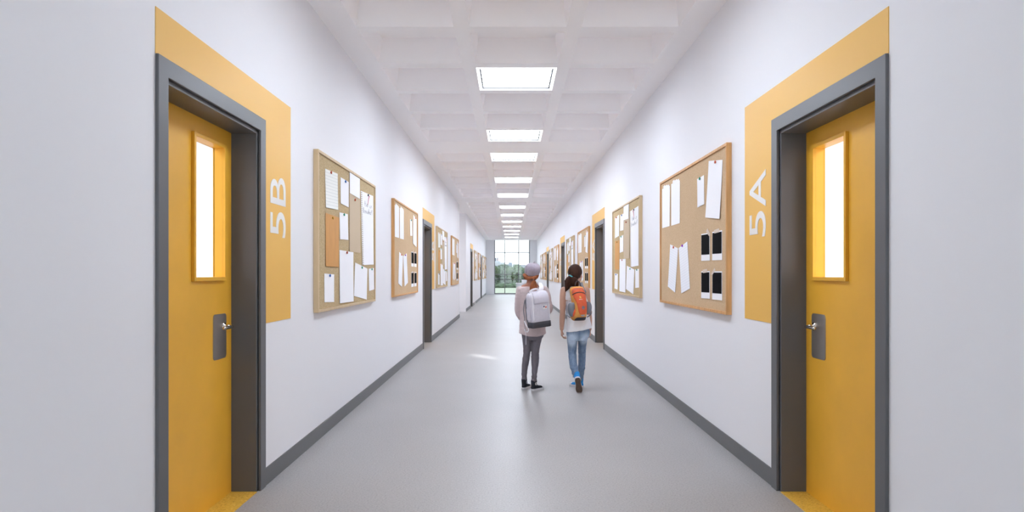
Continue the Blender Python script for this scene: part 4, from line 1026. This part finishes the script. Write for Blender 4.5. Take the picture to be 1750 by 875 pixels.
for vtx in tk.data.vertices:           # the hem rises to the right
    z = vtx.co.z; k_ = max(0.0, min(1.0, (0.86 - z) / 0.16)); vtx.co.z += k_ * (0.012 + (vtx.co.x) * 0.18)
b = MB()
for k_ in 'lr': b.sweep(legs2[k_], 20, 5, dome=False)
b.stack([(g(447, 470).x, Y0 + .005, g(430, 492).z, .085, .088), (g(447, 470).x, Y0, g(430, 470).z, .124, .100), (g(447, 450).x, Y0, g(430, 442).z, .132, .102), (g(447, 430).x, Y0, g(430, 418).z, .120, .092)], 30)
def creases2(co):
    z = co.z; k = math.exp(-((z - 0.42) / 0.06) ** 2) + 1.2 * math.exp(-((z - 0.19) / 0.07) ** 2) + 0.3
    return 0.0050 * k * noise.noise(Vector((co.x * 9 + 5, co.y * 9, z * 48))) + 0.0015 * noise.noise(Vector((co.x * 30, co.y * 30, z * 30)))
jm = denim_mat('washed_blue_denim_worn', (0.10, 0.16, 0.26), (0.44, 0.53, 0.65), [(g(412, 490, -.10) - V(g(448, 0).x, Y0, 0), 0.11), (g(482, 485, -.06) - V(g(448, 0).x, Y0, 0), 0.10)])
jn = remesh('jeans', b, 0.005, jm, G2, 5, creases2)
for x0 in (402, 452):                  # back pockets
    b = MB(); b.prism([(x0, 462), (x0 + 36, 458), (x0 + 34, 484), (x0 + 18, 494), (x0 + 1, 487)], lambda a, c, n: tuple(g(a, c, -.092 + n)), 0, 0.012); b.build('back_pocket', jm, jn, bevel=0.002)
# dark hair: cap and ponytail
m2 = rz(yaw2)
b = MB(); b.ell(hc2 + m2 @ V(0, -0.016, 0.014), (.079, .091, .090), 28, 18, m2); b.ell(hc2 + m2 @ V(0, -0.050, -0.030), (.064, .050, .055), 24, 14, m2)
h2 = remesh('hair', b, 0.005, M['hair2'], G2, 3, lambda co: 0.0007 * math.sin(co.x * 300 + 3 * noise.noise(co * 14)))
tp = g(406, 133, -.085)
b = MB()
b.sweep([(tp + V(.012, .012, .004), .018, .018), (g(402, 140, -.103), .020, .020), (g(396, 158, -.108), .044, .025), (g(392, 180, -.106), .044, .022), (g(386, 200, -.102), .030, .017), (g(377, 219, -.098), .008, .008)], 28, 5)
b.sweep([(g(408, 146, -.100), .022, .020), (g(420, 160, -.100), .046, .022), (g(427, 178, -.094), .050, .018), (g(427, 194, -.086), .040, .013), (g(424, 206, -.082), .016, .008)], 28, 5)
remesh('ponytail', b, 0.004, M['hair2'], h2, 2, lambda co: 0.0013 * math.sin(co.x * 420 + co.z * 60 + 4 * noise.noise(co * 12)))
b = MB(); q1 = Matrix.Rotation(math.radians(25), 3, 'Y'); ctr = tp + V(.0, -.012, -.006)
b.ring([[ctr + q1 @ V(r * math.cos(a), r * math.sin(a), h) for a in [2 * PI * j / 24 for j in range(24)]] for r, h in ((.018, -.008), (.0245, -.006), (.0255, 0), (.0245, .006), (.018, .008))]); b.build('hair_tie', M['tie'], h2, smooth=True)
# shoes: one planted ahead and turned in, the other pushing off with its sole showing
shoe(G2, heel_at(legs2['r'][-1][0], 0.76), 0.76, 0, 'blue_canvas', 'lace_yellow', True, 0)
toe_w = V(g(449, 760, -.19).x, 7.060, 0.0)
shoe(G2, toe_w - V(0, 0.225 * 0.80, 0) + V(0, 0.015, 0.022), -0.06, math.radians(62), 'blue_canvas', 'lace_yellow', True, 0, 0.225, 'rubber_brown', 0.96, math.radians(-9))

# ---- her orange backpack
b2 = V(g(459, 300, -.11).x, Y0 - .122, 0)
yw = math.radians(9)
CZ = lambda zy: 1.1857 - zy * 4.72e-4
CXp = lambda zx: (zx - 296) * 4.72e-4
PMX = Matrix.Translation(b2) @ Matrix.Rotation(yw, 4, 'Z') @ Matrix.Rotation(math.radians(-1.5), 4, 'Y')
B2 = empty('backpack', V(b2.x, b2.y, CZ(850)))
tag(B2, 'small orange and amber backpack with grey side pockets on the girl in the tank top', 'backpack', 'backpacks on the girls')
OUT = [(62, 190, 372, .030), (75, 140, 402, .058), (95, 112, 420, .078), (140, 98, 438, .098), (200, 100, 448, .112), (300, 112, 462, .126), (400, 128, 470, .134), (500, 140, 476, .138), (600, 138, 478, .138), (680, 112, 474, .134), (740, 92, 466, .126), (790, 108, 456, .112), (830, 135, 446, .094), (850, 170, 430, .060)]
def section(zy):
    for i in range(len(OUT) - 1):
        if OUT[i][0] <= zy <= OUT[i + 1][0]:
            t = (zy - OUT[i][0]) / (OUT[i + 1][0] - OUT[i][0]); a, c = OUT[i], OUT[i + 1]
            return [a[k] * (1 - t) + c[k] * t for k in (1, 2, 3)]
    return OUT[0][1:] if zy < OUT[0][0] else OUT[-1][1:]
def surf(zx, zy, lift=0.0):
    xl, xr, d = section(zy); u = max(-0.999, min(0.999, (2 * zx - xl - xr) / (xr - xl)))
    return V(CXp(zx), -(d * (1 - abs(u) ** 2.6) ** (1 / 2.4) + lift), CZ(zy))
b = MB(PMX); R = []
zys = [62, 68, 75, 84, 95, 115, 140, 170, 200, 250, 300, 350, 400, 450, 500, 550, 600, 640, 680, 710, 740, 765, 790, 810, 830, 842, 850]
for zy in zys:
    xl, xr, d = section(zy); lp_ = []
    for q in range(33):
        u = -math.cos(PI * q / 32); zx = (xl + xr) / 2 + u * (xr - xl) / 2 * 0.999
        lp_.append(surf(zx, zy))
    w2 = (CXp(xr) - CXp(xl)) / 2; cxm = (CXp(xr) + CXp(xl)) / 2
    for q in range(1, 8): lp_.append(V(cxm + w2 * math.cos(PI * q / 8), 0.012 * math.sin(PI * q / 8), CZ(zy)))
    R.append(lp_)
b.ring(R); pk = b.build('main_compartment', M['amber'], B2, smooth=True)
def patch(name, rows, material, lift=0.003, nx=16, ny=6, parent=None):
    """cloth panel sewn on the pack's outer face: rows of (zy, left, right)."""
    rr = []
    for i in range(len(rows) - 1):
        a, c = rows[i], rows[i + 1]
        for k in range(ny): rr.append([a[q] + (c[q] - a[q]) * k / ny for q in range(3)])
    rr.append(list(rows[-1]))
    b = MB(PMX); n0 = len(rr)
    top = [[surf(zl + (zr - zl) * i / nx, zy, lift) for i in range(nx + 1)] for zy, zl, zr in rr]
    bot = [[surf(zl + (zr - zl) * i / nx, zy, -0.002) for i in range(nx + 1)] for zy, zl, zr in rr]
    P = [p for r in top for p in r] + [p for r in bot for p in r]; K = nx + 1; o = n0 * K; fs = []
    for j in range(n0 - 1):
        for i in range(nx):
            a = j * K + i; fs.append((a, a + 1, a + K + 1, a + K)); fs.append((o + a + K, o + a + K + 1, o + a + 1, o + a))
        for i in (0, nx):
            a = j * K + i; fs.append((a, a + K, o + a + K, o + a) if i == 0 else (a + K, a, o + a, o + a + K))
    for i in range(nx):
        for j in (0, n0 - 1):
            a = j * K + i; fs.append((a + 1, a, o + a, o + a + 1) if j == 0 else (a, a + 1, o + a + 1, o + a))
    b.add(P, fs)
    return b.build(name, material, parent or B2, smooth=True)
patch('upper_panel', [(88, 190, 345), (100, 150, 380), (130, 122, 402), (170, 116, 422), (240, 126, 438), (330, 150, 442), (405, 182, 442), (415, 215, 430)], M['orange'])
lw_ = patch('front_pocket', [(404, 200, 436), (412, 188, 442), (500, 207, 441), (600, 226, 432), (670, 244, 420), (692, 262, 405)], M['orange'], 0.009)
patch('base_panel', [(764, 205, 446), (772, 188, 450), (810, 160, 446), (848, 172, 428)], M['bag_dark'], 0.003)
def arc(name, pts, r, material, lift):
    b = MB(PMX); b.sweep([(surf(x, z, lift), r, r * .6) for x, z in pts], 8, 5, (0, 1, 0)); return b.build(name, M[material], B2, smooth=True)
arc('zip', [(125, 252), (150, 225), (200, 200), (265, 190), (330, 198), (380, 214), (416, 238)], .0056, 'bag_dark', .004)
arc('piping', [(118, 190), (135, 155), (180, 122), (250, 106), (320, 113), (375, 140), (412, 180)], .0030, 'bag_pad', .004)
arc('seam', [(182, 407), (250, 417), (340, 415), (442, 400)], .0022, 'orange', .011)
def oval(name, cx, cy, rx, ry, material, lift):
    b = MB(PMX); n = 24
    t = [surf(cx + rx * math.cos(2 * PI * q / n), cy + ry * math.sin(2 * PI * q / n), lift) for q in range(n)]; u = [surf(cx + rx * math.cos(2 * PI * q / n), cy + ry * math.sin(2 * PI * q / n), lift - .004) for q in range(n)]
    b.ring([u, t]); return b.build(name, M[material], B2)
oval('reflector', 330, 722, 48, 20, 'reflect', .004); oval('round_badge', 332, 542, 36, 40, 'bag_pad', .0115); oval('badge_print', 318, 558, 13, 15, 'pink', .0122); oval('badge_print', 346, 570, 10, 10, 'green', .0122)
# emblem and lettering
b = MB(PMX)
em = [(262, 283), (285, 280), (300, 300), (297, 325), (278, 333), (284, 312), (268, 316), (256, 303)]
b.ring([[surf(x, z, .001) for x, z in em], [surf(x, z, .0048) for x, z in em]]); b.build('emblem', M['logo_yellow'], B2)
gl = 246
for ch, wd, up_ in (('d', 13, 22), ('e', 12, 15), ('u', 12, 15), ('t', 9, 20), ('e', 12, 15), ('r', 9, 15)):
    vs_, fs_ = glyph(ch, wd, up_, 1.0); b = MB(PMX)
    b.add([surf(gl + p.x, 360 - p.y, .0022 + .0022 * p.z) for p in vs_], fs_); b.build('letter', M['letter'], B2); gl += wd + 3
# side pockets
for nm, rows in (('l', [(425, 125, .018, .020), (450, 112, .034, .034), (500, 104, .039, .042), (560, 102, .041, .046), (620, 104, .041, .046), (680, 110, .037, .042), (730, 118, .029, .034), (752, 124, .018, .020)]),
                 ('r', [(420, 492, .016, .018), (450, 500, .028, .032), (510, 508, .034, .040), (570, 508, .034, .044), (630, 500, .032, .042), (690, 490, .024, .034), (712, 484, .014, .018)])):
    b = MB(PMX); b.stack([(CXp(x), -0.058, CZ(z), rx, ry) for z, x, rx, ry in reversed(rows)], 24, 2.2, 4); sp_ = b.build('side_pocket', M['bag_grey'], B2, smooth=True)
    b = MB(PMX)
    if nm == 'l': b.sweep([(V(CXp(165), -.087, CZ(590)), .012, .012), (V(CXp(150), -.093, CZ(645)), .018, .014), (V(CXp(138), -.090, CZ(700)), .018, .013), (V(CXp(126), -.080, CZ(738)), .010, .009)], 14, 4, (0, 1, 0))
    else: b.sweep([(V(CXp(476), -.078, CZ(580)), .010, .012), (V(CXp(489), -.083, CZ(630)), .014, .014), (V(CXp(490), -.080, CZ(680)), .012, .013), (V(CXp(484), -.070, CZ(704)), .007, .008)], 14, 4, (0, 1, 0))
    b.build('pocket_gusset', M['orange'], sp_, smooth=True)
b = MB(); b.sweep([(g(432, 200, -.150), .0055, .0055), (g(431, 185, -.150), .0055, .0055), (g(436, 168, -.146), .0055, .0055), (g(446, 163, -.144), .0055, .0055), (g(456, 172, -.146), .0055, .0055), (g(463, 192, -.150), .0055, .0055), (g(470, 200, -.150), .0055, .0055)], 10, 4); b.build('carry_handle', M['bag_dark'], B2, smooth=True)
for sx, pts in (('l', [(414, 224, -.128), (410, 199, -.108), (407, 178, -.052), (406, 175, .010), (403, 205, .092), (396, 260, .128), (387, 310, .118), (384, 332, .0), (385, 348, -.08), (402, 364, -.122)]),
                ('r', [(484, 228, -.128), (470, 200, -.108), (463, 178, -.052), (463, 175, .010), (468, 205, .092), (482, 260, .128), (502, 310, .118), (519, 332, .02), (516, 348, -.07), (500, 362, -.122)])):
    b = MB(); b.sweep([(g(*p), .020 if i < 7 else .010, .005) for i, p in enumerate(pts)], 12, 5, (0, 1, 0)); b.build('shoulder_strap', M['bag_pad'], B2, smooth=True)
